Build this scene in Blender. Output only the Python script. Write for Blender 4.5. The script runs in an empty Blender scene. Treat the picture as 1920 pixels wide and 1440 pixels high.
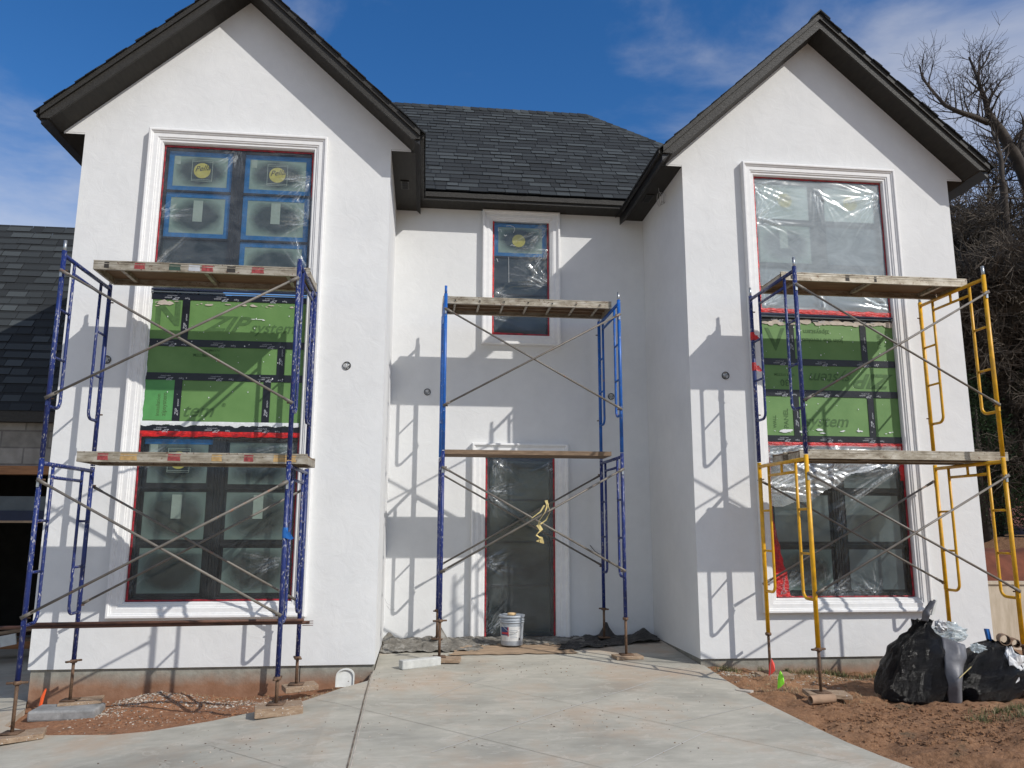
import bpy, math, random
import numpy as np
from mathutils import Vector, Matrix, noise
random.seed(11)
R = math.radians
sc = bpy.context.scene
COL = sc.collection
PI = math.pi
# ------------------------------------------------------------------ nodes / materials
MATS = {}
class NT:
    def __init__(s, name):
        s.m = bpy.data.materials.new(name); s.m.use_nodes = True
        s.t = s.m.node_tree; s.t.nodes.clear()
        s.out = s.n('ShaderNodeOutputMaterial'); MATS[name] = s.m
        s.p = s.n('ShaderNodeBsdfPrincipled'); s.l(s.p.outputs[0], s.out.inputs[0])
        s.tc = s.n('ShaderNodeTexCoord')
    def n(s, k, **kw):
        o = s.t.nodes.new(k)
        for a, b in kw.items(): setattr(o, a, b)
        return o
    def l(s, a, b): s.t.links.new(a, b)
    def coord(s, scale=(1, 1, 1), rot=(0, 0, 0), src='Object'):
        mp = s.n('ShaderNodeMapping'); mp.inputs['Scale'].default_value = scale; mp.inputs['Rotation'].default_value = rot
        s.l(s.tc.outputs[src], mp.inputs[0]); return mp.outputs[0]
    def noise(s, scale, det=4, rough=.55, vec=None, dist=0):
        o = s.n('ShaderNodeTexNoise'); o.inputs['Scale'].default_value = scale; o.inputs['Detail'].default_value = det
        o.inputs['Roughness'].default_value = rough; o.inputs['Distortion'].default_value = dist
        s.l(vec or s.tc.outputs['Object'], o.inputs[0]); return o.outputs[0]
    def vor(s, scale, vec=None, feat='F1'):
        o = s.n('ShaderNodeTexVoronoi', feature=feat); o.inputs['Scale'].default_value = scale
        s.l(vec or s.tc.outputs['Object'], o.inputs[0]); return o.outputs[0]
    def ramp(s, fac, stops):
        o = s.n('ShaderNodeValToRGB'); e = o.color_ramp.elements
        while len(e) < len(stops): e.new(.5)
        for i, (p, c) in enumerate(stops):
            e[i].position = p; e[i].color = (c, c, c, 1) if not hasattr(c, '__len__') else (*c, 1)
        s.l(fac, o.inputs[0]); return o.outputs[0]
    def mix(s, fac, a, b, mode='MIX'):
        o = s.n('ShaderNodeMix', data_type='RGBA', blend_type=mode)
        for v, i in ((fac, 0), (a, 6), (b, 7)):
            if hasattr(v, 'is_linked'): s.l(v, o.inputs[i])
            elif i == 0: o.inputs[0].default_value = v
            else: o.inputs[i].default_value = (*v, 1)
        return o.outputs[2]
    def math(s, op, a, b=None, clamp=False):
        o = s.n('ShaderNodeMath', operation=op); o.use_clamp = clamp
        for v, i in ((a, 0), (b, 1)):
            if v is None: continue
            if hasattr(v, 'is_linked'): s.l(v, o.inputs[i])
            else: o.inputs[i].default_value = v
        return o.outputs[0]
    def bump(s, h, strength=.3, dist=.01):
        o = s.n('ShaderNodeBump'); o.inputs['Strength'].default_value = strength; o.inputs['Distance'].default_value = dist
        s.l(h, o.inputs['Height']); s.l(o.outputs[0], s.p.inputs['Normal']); return o
    def col(s, c):
        if hasattr(c, 'is_linked'): s.l(c, s.p.inputs['Base Color'])
        else: s.p.inputs['Base Color'].default_value = (*c, 1)
    def rough(s, r):
        if hasattr(r, 'is_linked'): s.l(r, s.p.inputs['Roughness'])
        else: s.p.inputs['Roughness'].default_value = r

def simple(name, c, rough=.6, metal=0, var=.25, scale=12, bump=0, bscale=60, stretch=(1, 1, 1)):
    t = NT(name); v = t.coord(stretch)
    n = t.noise(scale, 5, .6, v)
    d = tuple(x * (1 - var) for x in c); b = tuple(min(1, x * (1 + var)) for x in c)
    t.col(t.ramp(n, [(.3, d), (.7, b)])); t.rough(rough); t.p.inputs['Metallic'].default_value = metal
    if bump: t.bump(t.noise(bscale, 5, .6, v), bump, .01)
    return t.m

def splatter(name, base, spots, amt=.60, rough=.42, rust=.66):
    t = NT(name)
    v = t.coord((1, 1, .35))
    worn = t.ramp(t.noise(9, 4, .6), [(.3, tuple(x * .75 for x in base)), (.7, tuple(min(1, x * 1.2) for x in base))])
    c = worn
    sp = t.ramp(t.noise(75, 3, .65, v), [(amt, 0), (amt + .035, 1)])
    zone = t.ramp(t.noise(3.2, 2, .5), [(.36, 0), (.58, 1)])
    c = t.mix(t.math('MULTIPLY', sp, zone), c, spots)
    c = t.mix(t.ramp(t.noise(5, 5, .7), [(.45, 0), (.75, .35)]), c, tuple(x * .35 + .03 for x in base)); rs = t.ramp(t.noise(11, 5, .7), [(rust, 0), (rust + .03, 1)])
    c = t.mix(rs, c, (.22, .12, .08))
    t.col(c); t.rough(rough); t.bump(t.noise(90, 3), .12, .004)
    return t.m

def build_mats():
    # stucco
    t = NT('white_stucco')
    a = t.noise(1.1, 5, .6); b = t.noise(6, 6, .65)
    c = t.ramp(a, [(.3, (.648, .652, .645)), (.7, (.735, .737, .725))])
    c = t.mix(.35, c, t.ramp(b, [(.3, (.64, .642, .635)), (.7, (.74, .74, .73))]))
    t.col(c); t.rough(.9)
    h = t.math('ADD', t.math('MULTIPLY', t.noise(5, 5, .6, None, .8), 2.6), t.math('MULTIPLY', t.noise(130, 4, .7), .35))
    t.bump(h, .22, .01)
    t = NT('white_trim'); t.col(t.ramp(t.noise(14, 4), [(.3, (.72, .715, .705)), (.7, (.79, .785, .77))])); t.rough(.75); t.bump(t.noise(110, 4), .1, .006)
    # fascia bronze paint on wood grain
    t = NT('bronze_paint'); v = t.coord((1, 1, 1))
    g = t.noise(26, 6, .7, t.coord((1.0, 1.0, 3.0)), 1.6)
    t.col(t.ramp(g, [(.35, (.019, .017, .0145)), (.65, (.042, .039, .033))])); t.rough(.5); t.p.inputs['Specular IOR Level'].default_value = .3; t.bump(g, .55, .012)
    t = NT('bronze_soffit'); g = t.noise(5, 5, .6, t.coord((6, 1, 1)))
    t.col(t.ramp(g, [(.3, (.022, .020, .017)), (.7, (.034, .031, .026))])); t.rough(.65); t.p.inputs['Specular IOR Level'].default_value = .25; t.bump(g, .15, .005)
    t = NT('shingle')
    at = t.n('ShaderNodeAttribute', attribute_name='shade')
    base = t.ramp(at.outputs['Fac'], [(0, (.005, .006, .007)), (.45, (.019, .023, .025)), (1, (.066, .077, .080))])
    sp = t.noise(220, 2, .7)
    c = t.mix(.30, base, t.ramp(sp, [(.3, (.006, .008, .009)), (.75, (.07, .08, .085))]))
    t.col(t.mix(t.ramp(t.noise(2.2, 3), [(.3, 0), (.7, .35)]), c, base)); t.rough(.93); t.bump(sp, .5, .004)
    simple('black_metal', (.012, .012, .013), .5, 0, .3)
    simple('window_frame', (.007, .009, .012), .45, 0, .25, 30)
    # glass pane with overspray fog at its border
    def pane(name, lo, hi, green=(.33, .44, .37), thr=(.50, .76)):
        gl_ = ((.11, .14, .15), (.17, .21, .22)) if name == 'grey_pane' else ((.018, .026, .028), (.04, .052, .054))
        t = NT(name)
        sx = t.n('ShaderNodeSeparateXYZ'); t.l(t.tc.outputs['UV'], sx.inputs[0])
        def edge(o):
            q = t.math('SUBTRACT', o, .5); q = t.math('ABSOLUTE', q); return t.math('SUBTRACT', .5, q)
        d = t.math('MULTIPLY', t.math('POWER', t.math('MULTIPLY', edge(sx.outputs[0]), 2), .25), t.math('POWER', t.math('MULTIPLY', edge(sx.outputs[1]), 2), .25))
        d = t.math('ADD', d, t.math('MULTIPLY', t.math('SUBTRACT', t.noise(5, 5, .65), .5), .28))
        f = t.ramp(d, [(thr[0], hi), (thr[1], lo)])
        glass = t.ramp(t.noise(2.5, 3), [(.3, gl_[0]), (.7, gl_[1])])
        t.col(t.mix(f, glass, green))
        t.rough(t.ramp(f, [(0, .08), (.6, .5)])); t.p.inputs['Specular IOR Level'].default_value = .4
    pane('foggy_pane', .10, .96)
    pane('foggy_pane_dim', .06, .62, (.28, .38, .33), (.44, .74))
    pane('milky_pane', .75, 1, (.62, .74, .68), (.4, .9))
    pane('grey_pane', .03, .12, (.3, .36, .34)); pane('dark_pane', .03, .10, (.2, .26, .25))
    simple('blue_masking_tape', (.010, .18, .46), .6, 0, .2, 20)
    t = NT('red_tape'); t.col(t.ramp(t.noise(14, 5), [(.35, (.26, .006, .010)), (.6, (.66, .014, .012))])); t.rough(.3)
    t.bump(t.noise(22, 5, .6, t.coord((1, 1, 3))), .6, .02)
    t = NT('dull_red_tape'); t.col(t.ramp(t.noise(14, 5), [(.35, (.16, .008, .016)), (.65, (.46, .018, .028))])); t.rough(.45)
    t.bump(t.noise(22, 5, .6), .6, .02)
    # plastic film
    def film(name, haze, haze_hi, gl=.22, tint=(.80, .84, .85), rough=.13, sc_=2.2, crs=.55, bd=.005):
        t = NT(name); t.t.nodes.remove(t.p)
        tr = t.n('ShaderNodeBsdfTransparent'); tr.inputs[0].default_value = (.93, .95, .95, 1)
        df = t.n('ShaderNodeBsdfDiffuse'); df.inputs[0].default_value = (*tint, 1)
        tl = t.n('ShaderNodeBsdfTranslucent'); tl.inputs[0].default_value = (*tint, 1)
        g = t.n('ShaderNodeBsdfGlossy'); g.inputs[0].default_value = (1, 1, 1, 1); g.inputs['Roughness'].default_value = rough
        b = t.n('ShaderNodeBump'); b.inputs['Strength'].default_value = .5; b.inputs['Distance'].default_value = bd
        hgt = t.noise(7, 6, .7, t.coord((1, 1, 3.2), (0, .7, 0)), 1.5)
        t.l(hgt, b.inputs['Height'])
        for q in (df, g): t.l(b.outputs[0], q.inputs['Normal'])
        h = t.ramp(t.noise(sc_, 6, .72, t.coord((1, 1, 1.7), (0, .5, 0)), .8), [(.35, haze), (.72, haze_hi)])
        ca = t.n('ShaderNodeAttribute', attribute_name='crease'); h = t.math('ADD', h, t.math('MULTIPLY', ca.outputs['Fac'], crs), True)
        m1 = t.n('ShaderNodeMixShader'); t.l(h, m1.inputs[0]); t.l(tr.outputs[0], m1.inputs[1])
        mm = t.n('ShaderNodeMixShader'); mm.inputs[0].default_value = .25; t.l(df.outputs[0], mm.inputs[1]); t.l(tl.outputs[0], mm.inputs[2])
        t.l(mm.outputs[0], m1.inputs[2])
        fr = t.n('ShaderNodeFresnel'); fr.inputs[0].default_value = 1.5; t.l(b.outputs[0], fr.inputs['Normal'])
        k = t.math('MULTIPLY', fr.outputs[0], gl / .04 * .4, True)
        k = t.math('MINIMUM', k, .6)
        m2 = t.n('ShaderNodeMixShader'); t.l(k, m2.inputs[0]); t.l(m1.outputs[0], m2.inputs[1]); t.l(g.outputs[0], m2.inputs[2])
        t.l(m2.outputs[0], t.out.inputs[0])
    film('clear_film', .0, .11, .09)
    film('milky_film', .32, .50, .10, (.78, .86, .88), .22, crs=.6, bd=.002)
    film('bunched_film', .06, .50, .15, sc_=1.6, rough=.2, crs=.8)
    film('thin_film', .0, .05, .06, sc_=3, crs=.45)
    t = NT('green_sheathing'); n = t.noise(3, 5, .6)
    c = t.ramp(n, [(.3, (.10, .215, .058)), (.7, (.14, .27, .082))])
    c = t.mix(t.ramp(t.noise(45, 3, .7), [(.735, 0), (.76, .85)]), c, (.6, .62, .58))
    t.col(c); t.rough(.6)
    simple('green_sheathing_bright', (.085, .29, .085), .6, 0, .15, 5)
    simple('print_green', (.062, .135, .040), .7, 0, .2, 20)
    simple('flashing_tape', (.006, .007, .012), .35, 0, .3, 20, .2, 30)
    simple('print_white', (.45, .47, .5), .6, 0, .1)
    simple('print_black', (.03, .03, .03), .6, 0, .1)
    simple('sticker_yellow', (.62, .55, .12), .5, 0, .12, 20)
    simple('sticker_pale', (.42, .50, .42), .5, 0, .1, 20)
    simple('scratch_white', (.7, .72, .72), .6, 0, .1, 30)
    splatter('navy_paint', (.008, .022, .135), (.44, .43, .42), .575)
    splatter('royal_paint', (.004, .105, .42), (.5, .52, .55), .64)
    splatter('dark_blue_paint', (.006, .022, .15), (.42, .42, .44), .58)
    splatter('yellow_paint', (.70, .36, .006), (.24, .17, .11), .67, .4, .70)
    simple('galvanised', (.42, .44, .45), .35, .8, .25, 40)
    splatter('brace_steel', (.17, .15, .125), (.5, .48, .42), .68, .5, .62)
    simple('rusty_steel', (.15, .09, .055), .75, .3, .45, 25, .3, 80)
    simple('brown_pole', (.10, .045, .028), .6, .1, .5, 20, .3, 60, (.4, 1, 1))
    # planks
    t = NT('aluminium_rail'); v = t.coord((.35, 1, 1))
    c = t.ramp(t.noise(16, 6, .7, v), [(.3, (.16, .125, .085)), (.5, (.36, .315, .24)), (.72, (.56, .52, .44))])
    c = t.mix(t.ramp(t.noise(30, 3, .6), [(.62, 0), (.67, .8)]), c, (.14, .07, .04)); t.col(c); t.rough(.5); t.p.inputs['Metallic'].default_value = .35
    t.bump(t.noise(60, 4), .15, .004)
    t = NT('weathered_wood'); v = t.coord((.6, 8, 8))
    c = t.ramp(t.noise(9, 6, .7, v), [(.3, (.10, .062, .036)), (.7, (.30, .21, .135))]); t.col(c); t.rough(.85); t.bump(t.noise(14, 6, .7, v), .4, .006)
    t = NT('plywood'); v = t.coord((.5, 5, 5))
    t.col(t.ramp(t.noise(7, 6, .7, v), [(.3, (.12, .068, .034)), (.7, (.25, .155, .085))])); t.rough(.8); t.bump(t.noise(14, 6, .7, v), .2, .004)
    t = NT('block_wood'); v = t.coord((1, 7, 7))
    c = t.ramp(t.noise(8, 6, .7, v), [(.3, (.20, .125, .075)), (.7, (.42, .31, .21))])
    t.col(t.mix(t.ramp(t.noise(60, 2), [(.66, 0), (.7, .8)]), c, (.6, .6, .58))); t.rough(.9); t.bump(t.noise(14, 6, .7, v), .5, .008)
    t = NT('foundation_concrete')
    sx = t.n('ShaderNodeSeparateXYZ'); t.l(t.tc.outputs['Object'], sx.inputs[0])
    hgt = t.math('ADD', sx.outputs[2], t.math('MULTIPLY', t.math('SUBTRACT', t.noise(3, 5, .6), .5), .24))
    cc = t.ramp(t.noise(9, 6, .7), [(.3, (.20, .19, .16)), (.7, (.34, .33, .28))])
    st = t.ramp(t.noise(5, 5, .6), [(.3, (.22, .11, .06)), (.7, (.33, .19, .12))])
    t.col(t.mix(t.ramp(t.math('MULTIPLY', hgt, -1), [(.05, 0), (.20, 1)]), cc, st)); t.rough(.92); t.bump(t.noise(40, 5), .4, .008)
    t = NT('slab_concrete')
    a = t.noise(.55, 6, .62); b = t.noise(3.5, 6, .7, t.coord((1, 2.6, 1), (0, 0, .5))); c3 = t.noise(60, 3, .7)
    c = t.ramp(a, [(.30, (.34, .32, .265)), (.5, (.455, .425, .35)), (.7, (.55, .52, .435))])
    c = t.mix(.38, c, t.ramp(b, [(.3, (.29, .275, .225)), (.7, (.55, .52, .44))]))
    dirt = t.ramp(t.noise(.9, 5, .68, t.coord((1, 1, 1), (0, 0, 1))), [(.48, 0), (.68, .8)])
    c = t.mix(dirt, c, (.46, .34, .24))
    damp = t.ramp(t.noise(.75, 4, .6, t.coord((1, 1.6, 1), (0, 0, 2))), [(.50, 0), (.70, .6)])
    c = t.mix(damp, c, (.22, .215, .185))
    c = t.mix(t.ramp(c3, [(.70, 0), (.74, .55)]), c, (.14, .11, .09))
    br_ = t.noise(14, 4, .7, t.coord((1, 9, 1), (0, 0, .9)))
    c = t.mix(t.ramp(br_, [(.45, 0), (.75, .30)]), c, (.30, .27, .21))
    sw = t.noise(2.2, 5, .7, t.coord((1, 2.2, 1), (0, 0, -.6)), 1.2)
    c = t.mix(t.ramp(sw, [(.56, 0), (.60, .35), (.66, 0)]), c, (.60, .55, .47))
    t.col(c); t.rough(.88); t.bump(t.math('ADD', c3, t.noise(9, 5)), .25, .006)
    t = NT('red_soil')
    a = t.noise(1.1, 6, .65); b = t.noise(22, 5, .7)
    c = t.ramp(a, [(.3, (.15, .062, .024)), (.5, (.30, .14, .060)), (.7, (.41, .225, .115))])
    sx = t.n('ShaderNodeSeparateXYZ'); t.l(t.tc.outputs['Object'], sx.inputs[0])
    red = t.ramp(t.math('MULTIPLY', sx.outputs[0], -.5), [(.2, 0), (.6, .75)])
    c = t.mix(red, c, (.36, .135, .062))
    c = t.mix(.5, c, t.ramp(b, [(.3, (.09, .045, .020)), (.7, (.46, .27, .15))]))
    gr = t.ramp(t.noise(2.3, 4, .7), [(.60, 0), (.68, .7)])
    c = t.mix(gr, c, (.085, .075, .045))
    t.col(c); t.rough(.97); t.bump(t.math('ADD', t.noise(14, 6, .7), t.math('MULTIPLY', t.noise(70, 4, .7), .5)), .9, .03)
    simple('far_earth', (.14, .085, .05), .95, 0, .3, 1.5, .4, 6)
    simple('bank_soil', (.15, .045, .022), .95, 0, .35, 3, .6, 12)
    t = NT('stone_veneer')
    br = t.n('ShaderNodeTexBrick'); mp = t.n('ShaderNodeMapping'); mp.inputs['Rotation'].default_value = (PI / 2, 0, 0)
    t.l(t.tc.outputs['Object'], mp.inputs[0]); t.l(mp.outputs[0], br.inputs[0])
    br.inputs['Color1'].default_value = (.20, .185, .16, 1); br.inputs['Color2'].default_value = (.29, .27, .24, 1); br.inputs['Mortar'].default_value = (.12, .11, .10, 1)
    br.inputs['Scale'].default_value = 1; br.inputs['Brick Width'].default_value = .62; br.inputs['Row Height'].default_value = .235; br.inputs['Mortar Size'].default_value = .012
    t.col(t.mix(.25, br.outputs[0], t.ramp(t.noise(8, 5), [(.3, (.1, .09, .08)), (.7, (.42, .40, .36))]))); t.rough(.95)
    t.bump(t.math('ADD', t.math('MULTIPLY', br.outputs[1], -1), t.noise(20, 4)), .5, .01)
    simple('beam_wood', (.30, .14, .06), .8, 0, .3, 8, .3, 30, (.4, 4, 4))
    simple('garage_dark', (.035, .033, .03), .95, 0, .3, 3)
    simple('blue_gray_board', (.10, .12, .13), .8, 0, .2, 3)
    simple('navy_board', (.012, .02, .05), .7, 0, .2, 3)
    t = NT('black_plastic'); t.col((.004, .004, .0045)); t.rough(.27); t.p.inputs['Specular IOR Level'].default_value = .45
    hh = t.math('ADD', t.noise(9, 6, .7, t.coord((1, 1, 2.4), (.3, .5, 0)), 1.0), t.math('MULTIPLY', t.noise(34, 5, .75, t.coord((1, 1, .45), (.2, .4, 0)), 1.6), .8))
    t.bump(hh, 1.0, .05)
    t = NT('gray_sheet'); t.col(t.ramp(t.noise(5, 4), [(.3, (.09, .09, .10)), (.7, (.17, .17, .18))])); t.rough(.5); t.bump(t.noise(5, 5), .4, .03)
    t = NT('white_rag'); t.col(t.ramp(t.noise(7, 4), [(.3, (.5, .5, .5)), (.7, (.78, .78, .77))])); t.rough(.55); t.bump(t.noise(14, 5), .6, .02)
    simple('white_plastic', (.60, .60, .56), .45, 0, .12, 12)
    simple('grey_pail', (.36, .39, .42), .4, 0, .15, 12)
    simple('label_white', (.62, .62, .6), .5, 0, .1, 12)
    simple('label_blue', (.02, .05, .15), .5, 0, .1); simple('label_red', (.42, .03, .04), .5, 0, .1)
    simple('wire_steel', (.45, .45, .45), .35, .8, .1)
    simple('sponge', (.72, .50, .26), .9, 0, .15, 30, .4, 80)
    t = NT('tarp_black'); t.col(t.ramp(t.noise(8, 5), [(.3, (.022, .020, .018)), (.7, (.055, .05, .045))])); t.rough(.55); t.bump(t.noise(12, 6, .7), .7, .03)
    t = NT('tarp_grey'); t.col(t.ramp(t.noise(6, 6, .7), [(.3, (.07, .065, .055)), (.5, (.17, .155, .13)), (.72, (.36, .35, .32))])); t.rough(.6); t.bump(t.noise(12, 6, .7), .7, .03)
    simple('kraft_paper', (.34, .24, .155), .85, 0, .3, 5, .3, 20, (1, 3, 1))
    simple('cardboard', (.34, .22, .14), .85, 0, .2, 10)
    simple('gray_stone', (.24, .24, .235), .9, 0, .3, 9, .6, 30)
    simple('pale_stone', (.50, .50, .47), .9, 0, .15, 12, .4, 40)
    simple('chip_white', (.50, .44, .37), .9, 0, .25, 10)
    simple('chip_dark', (.13, .10, .075), .9, 0, .3, 10)
    simple('grass_blade', (.11, .135, .045), .8, 0, .45, 6)
    simple('dry_grass', (.36, .28, .16), .9, 0, .35, 6)
    simple('flag_red', (.85, .07, .045), .5, 0, .05); simple('flag_green', (.30, .85, .03), .5, 0, .05)
    simple('stake_orange', (.85, .12, .03), .5, 0, .05)
    simple('masking_paper', (.60, .48, .20), .6, 0, .2, 20)
    simple('blue_item', (.01, .12, .40), .5, 0, .1)
    simple('bark', (.050, .040, .032), .95, 0, .35, 5, .5, 40)
    simple('bark_light', (.14, .115, .092), .95, 0, .35, 5, .5, 40)
    simple('twig', (.050, .038, .030), .9, 0, .35, 1.3)
    simple('twig_dark', (.088, .070, .052), .9, 0, .6, 1.0)
    simple('cedar_leaf', (.018, .042, .010), .85, 0, .5, 1.6)
    simple('vent_dark', (.006, .006, .006), .8)
    t = NT('tan_board'); v = t.coord((3, 1, .5))
    t.col(t.ramp(t.noise(4, 6, .65, v), [(.3, (.38, .31, .22)), (.7, (.56, .48, .37))])); t.rough(.85)
build_mats()

# ------------------------------------------------------------------ mesh builder
class MB:
    def __init__(s): s.v = []; s.f = []; s.m = []; s.c = []; s.mats = []; s.sm = False; s.uv = None
    def mi(s, m):
        if m not in s.mats: s.mats.append(m)
        return s.mats.index(m)
    def quad(s, pts, m, c=.5):
        b = len(s.v); s.v += [tuple(p) for p in pts]; s.f.append(tuple(range(b, b + len(pts)))); s.m.append(s.mi(m)); s.c.append(c)
    def box(s, a, b, m, c=.5):
        (x0, y0, z0), (x1, y1, z1) = a, b
        s.hexa([(x0, y0, z0), (x1, y0, z0), (x1, y1, z0), (x0, y1, z0), (x0, y0, z1), (x1, y0, z1), (x1, y1, z1), (x0, y1, z1)], m, c)
    def hexa(s, p, m, c=.5):
        b = len(s.v); s.v += [tuple(q) for q in p]; k = s.mi(m)
        for f in ((0, 3, 2, 1), (4, 5, 6, 7), (0, 1, 5, 4), (1, 2, 6, 5), (2, 3, 7, 6), (3, 0, 4, 7)):
            s.f.append(tuple(b + i for i in f)); s.m.append(k); s.c.append(c)
    def obox(s, ctr, ax, ay, az, m, c=.5):
        ctr = Vector(ctr); ax, ay, az = Vector(ax), Vector(ay), Vector(az); q = []
        for k in (-1, 1):
            for (i, j) in ((-1, -1), (1, -1), (1, 1), (-1, 1)): q.append(ctr + ax * i + ay * j + az * k)
        s.hexa(q, m, c)
    def tube(s, path, r, m, n=8, cap=True, flat=None):
        path = [Vector(p) for p in path]; rs = r if hasattr(r, '__len__') else [r] * len(path)
        b = len(s.v); k = s.mi(m); up = None
        for i, p in enumerate(path):
            d = (path[min(i + 1, len(path) - 1)] - path[max(i - 1, 0)])
            d = d.normalized() if d.length > 1e-9 else Vector((0, 0, 1))
            if up is None: up = d.orthogonal().normalized()
            else:
                up = up - d * up.dot(d)
                up = up.normalized() if up.length > 1e-6 else d.orthogonal().normalized()
            w = d.cross(up)
            for j in range(n):
                a = 2 * PI * j / n; s.v.append(tuple(p + (up * math.cos(a) + w * math.sin(a)) * rs[i]))
        for i in range(len(path) - 1):
            for j in range(n):
                a = b + i * n + j; a2 = b + i * n + (j + 1) % n
                s.f.append((a, a2, a2 + n, a + n)); s.m.append(k); s.c.append(.5)
        if cap and n > 2:
            s.f.append(tuple(b + j for j in range(n))[::-1]); s.m.append(k); s.c.append(.5)
            e = b + (len(path) - 1) * n; s.f.append(tuple(e + j for j in range(n))); s.m.append(k); s.c.append(.5)
    def lathe(s, ctr, prof, m, n=24, cap=True):
        s_ = len(s.v); k = s.mi(m); c = Vector(ctr)
        for (r, z) in prof:
            for j in range(n):
                a = 2 * PI * j / n; s.v.append((c.x + r * math.cos(a), c.y + r * math.sin(a), c.z + z))
        for i in range(len(prof) - 1):
            for j in range(n):
                a = s_ + i * n + j; a2 = s_ + i * n + (j + 1) % n
                s.f.append((a, a2, a2 + n, a + n)); s.m.append(k); s.c.append(.5)
        if cap:
            s.f.append(tuple(s_ + j for j in range(n))[::-1]); s.m.append(k); s.c.append(.5)
            e = s_ + (len(prof) - 1) * n; s.f.append(tuple(e + j for j in range(n))); s.m.append(k); s.c.append(.5)
    def build(s, name, parent=None, smooth=False, bevel=0):
        me = bpy.data.meshes.new(name); me.from_pydata(s.v, [], s.f)
        for m in s.mats: me.materials.append(MATS[m])
        me.polygons.foreach_set('material_index', s.m)
        if smooth: me.polygons.foreach_set('use_smooth', [True] * len(s.f))
        a = me.attributes.new('shade', 'FLOAT', 'FACE'); a.data.foreach_set('value', s.c)
        me.update()
        o = bpy.data.objects.new(name, me); COL.objects.link(o)
        if parent: par(o, parent)
        if bevel:
            b = o.modifiers.new('b', 'BEVEL'); b.width = bevel; b.segments = 2; b.limit_method = 'ANGLE'
        return o
def par(o, p):
    o.parent = p; o.matrix_parent_inverse = Matrix.Translation(WL.get(p.name, Vector((0, 0, 0)))).inverted()
WL = {}
def empty(name, loc):
    o = bpy.data.objects.new(name, None); COL.objects.link(o); o.location = loc; o.empty_display_size = .2
    WL[o.name] = Vector(loc); return o
def tag(o, label=None, cat=None, group=None, kind=None):
    if label: o['label'] = label
    if cat: o['category'] = cat
    if group: o['group'] = group
    if kind: o['kind'] = kind
    return o
def text(body, size, origin, xdir, ydir, mat, name, parent, shear=0, align='LEFT', off=0, xs=1):
    """real lettering as a thin mesh on the plane spanned by xdir / ydir"""
    cu = bpy.data.curves.new('t', 'FONT'); cu.body = body; cu.size = size; cu.shear = shear; cu.align_x = align; cu.resolution_u = 3; cu.offset = off
    to = bpy.data.objects.new('t', cu); COL.objects.link(to)
    dg = bpy.context.evaluated_depsgraph_get(); me = bpy.data.meshes.new_from_object(to.evaluated_get(dg))
    bpy.data.objects.remove(to); bpy.data.curves.remove(cu)
    X, Y, O = Vector(xdir).normalized(), Vector(ydir).normalized(), Vector(origin)
    for v in me.vertices: v.co = O + X * v.co.x * xs + Y * v.co.y
    me.materials.clear(); me.materials.append(MATS[mat]); me.name = name
    o = bpy.data.objects.new(name, me); COL.objects.link(o)
    if parent: par(o, parent)
    return o
def join(objs, name):
    """merge flat lettering meshes into one sub-part"""
    vs, fs, ms, mats = [], [], [], []
    for o in objs:
        b = len(vs); vs += [tuple(v.co) for v in o.data.vertices]
        idx = []
        for m in o.data.materials:
            if m.name not in mats: mats.append(m.name)
            idx.append(mats.index(m.name))
        for p in o.data.polygons: fs.append(tuple(b + i for i in p.vertices)); ms.append(idx[p.material_index])
    me = bpy.data.meshes.new(name); me.from_pydata(vs, [], fs)
    for m in mats: me.materials.append(MATS[m])
    me.polygons.foreach_set('material_index', ms); me.update()
    p = objs[0].parent
    for o in objs: bpy.data.objects.remove(o)
    o = bpy.data.objects.new(name, me); COL.objects.link(o); par(o, p); return o

# ------------------------------------------------------------------ camera, sun, sky
F_, PIT, YAW, ROLL, ZC = 1465.39, .1783, .1103, .0028, 1.5407
Fv = Vector((math.sin(YAW) * math.cos(PIT), math.cos(YAW) * math.cos(PIT), math.sin(PIT)))
Rv = Vector((math.cos(YAW), -math.sin(YAW), 0)); Uv = Rv.cross(Fv)
r_ = Rv * math.cos(ROLL) + Uv * math.sin(ROLL); u_ = -Rv * math.sin(ROLL) + Uv * math.cos(ROLL)
cam = bpy.data.cameras.new('camera'); co = bpy.data.objects.new('camera', cam); COL.objects.link(co)
mw = Matrix.Identity(4)
for i in range(3): mw[i][0] = r_[i]; mw[i][1] = u_[i]; mw[i][2] = -Fv[i]
mw[0][3], mw[1][3], mw[2][3] = 0, 0, ZC
co.matrix_world = mw; cam.sensor_width = 36; cam.lens = 36 * F_ / 1920; cam.clip_end = 3000; cam.clip_start = .05
sc.camera = co
SUN = Vector((1.067, -1, 1.085)).normalized()
elev = math.asin(SUN.z); az = math.atan2(SUN.x, SUN.y)
sl = bpy.data.lights.new('sun', 'SUN'); sl.energy = 3.5; sl.angle = R(.53); sl.color = (1, .965, .91)
so = bpy.data.objects.new('sun', sl); COL.objects.link(so); so.rotation_euler = (-SUN).to_track_quat('-Z', 'Y').to_euler()
w = bpy.data.worlds.new('World'); sc.world = w; w.use_nodes = True; nt = w.node_tree; nt.nodes.clear()
N = nt.nodes.new; L = nt.links.new
ow = N('ShaderNodeOutputWorld'); bg = N('ShaderNodeBackground'); sky = N('ShaderNodeTexSky'); sky.sky_type = 'NISHITA'
sky.sun_disc = False; sky.sun_elevation = elev; sky.sun_rotation = az; sky.altitude = 300; sky.air_density = 1.0; sky.dust_density = .25; sky.ozone_density = 2.2
tc = N('ShaderNodeTexCoord'); mp = N('ShaderNodeMapping'); mp.inputs['Scale'].default_value = (1.4, 1.4, 3.4); mp.inputs['Location'].default_value = (.35, .2, .65); L(tc.outputs['Generated'], mp.inputs[0])
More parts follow.
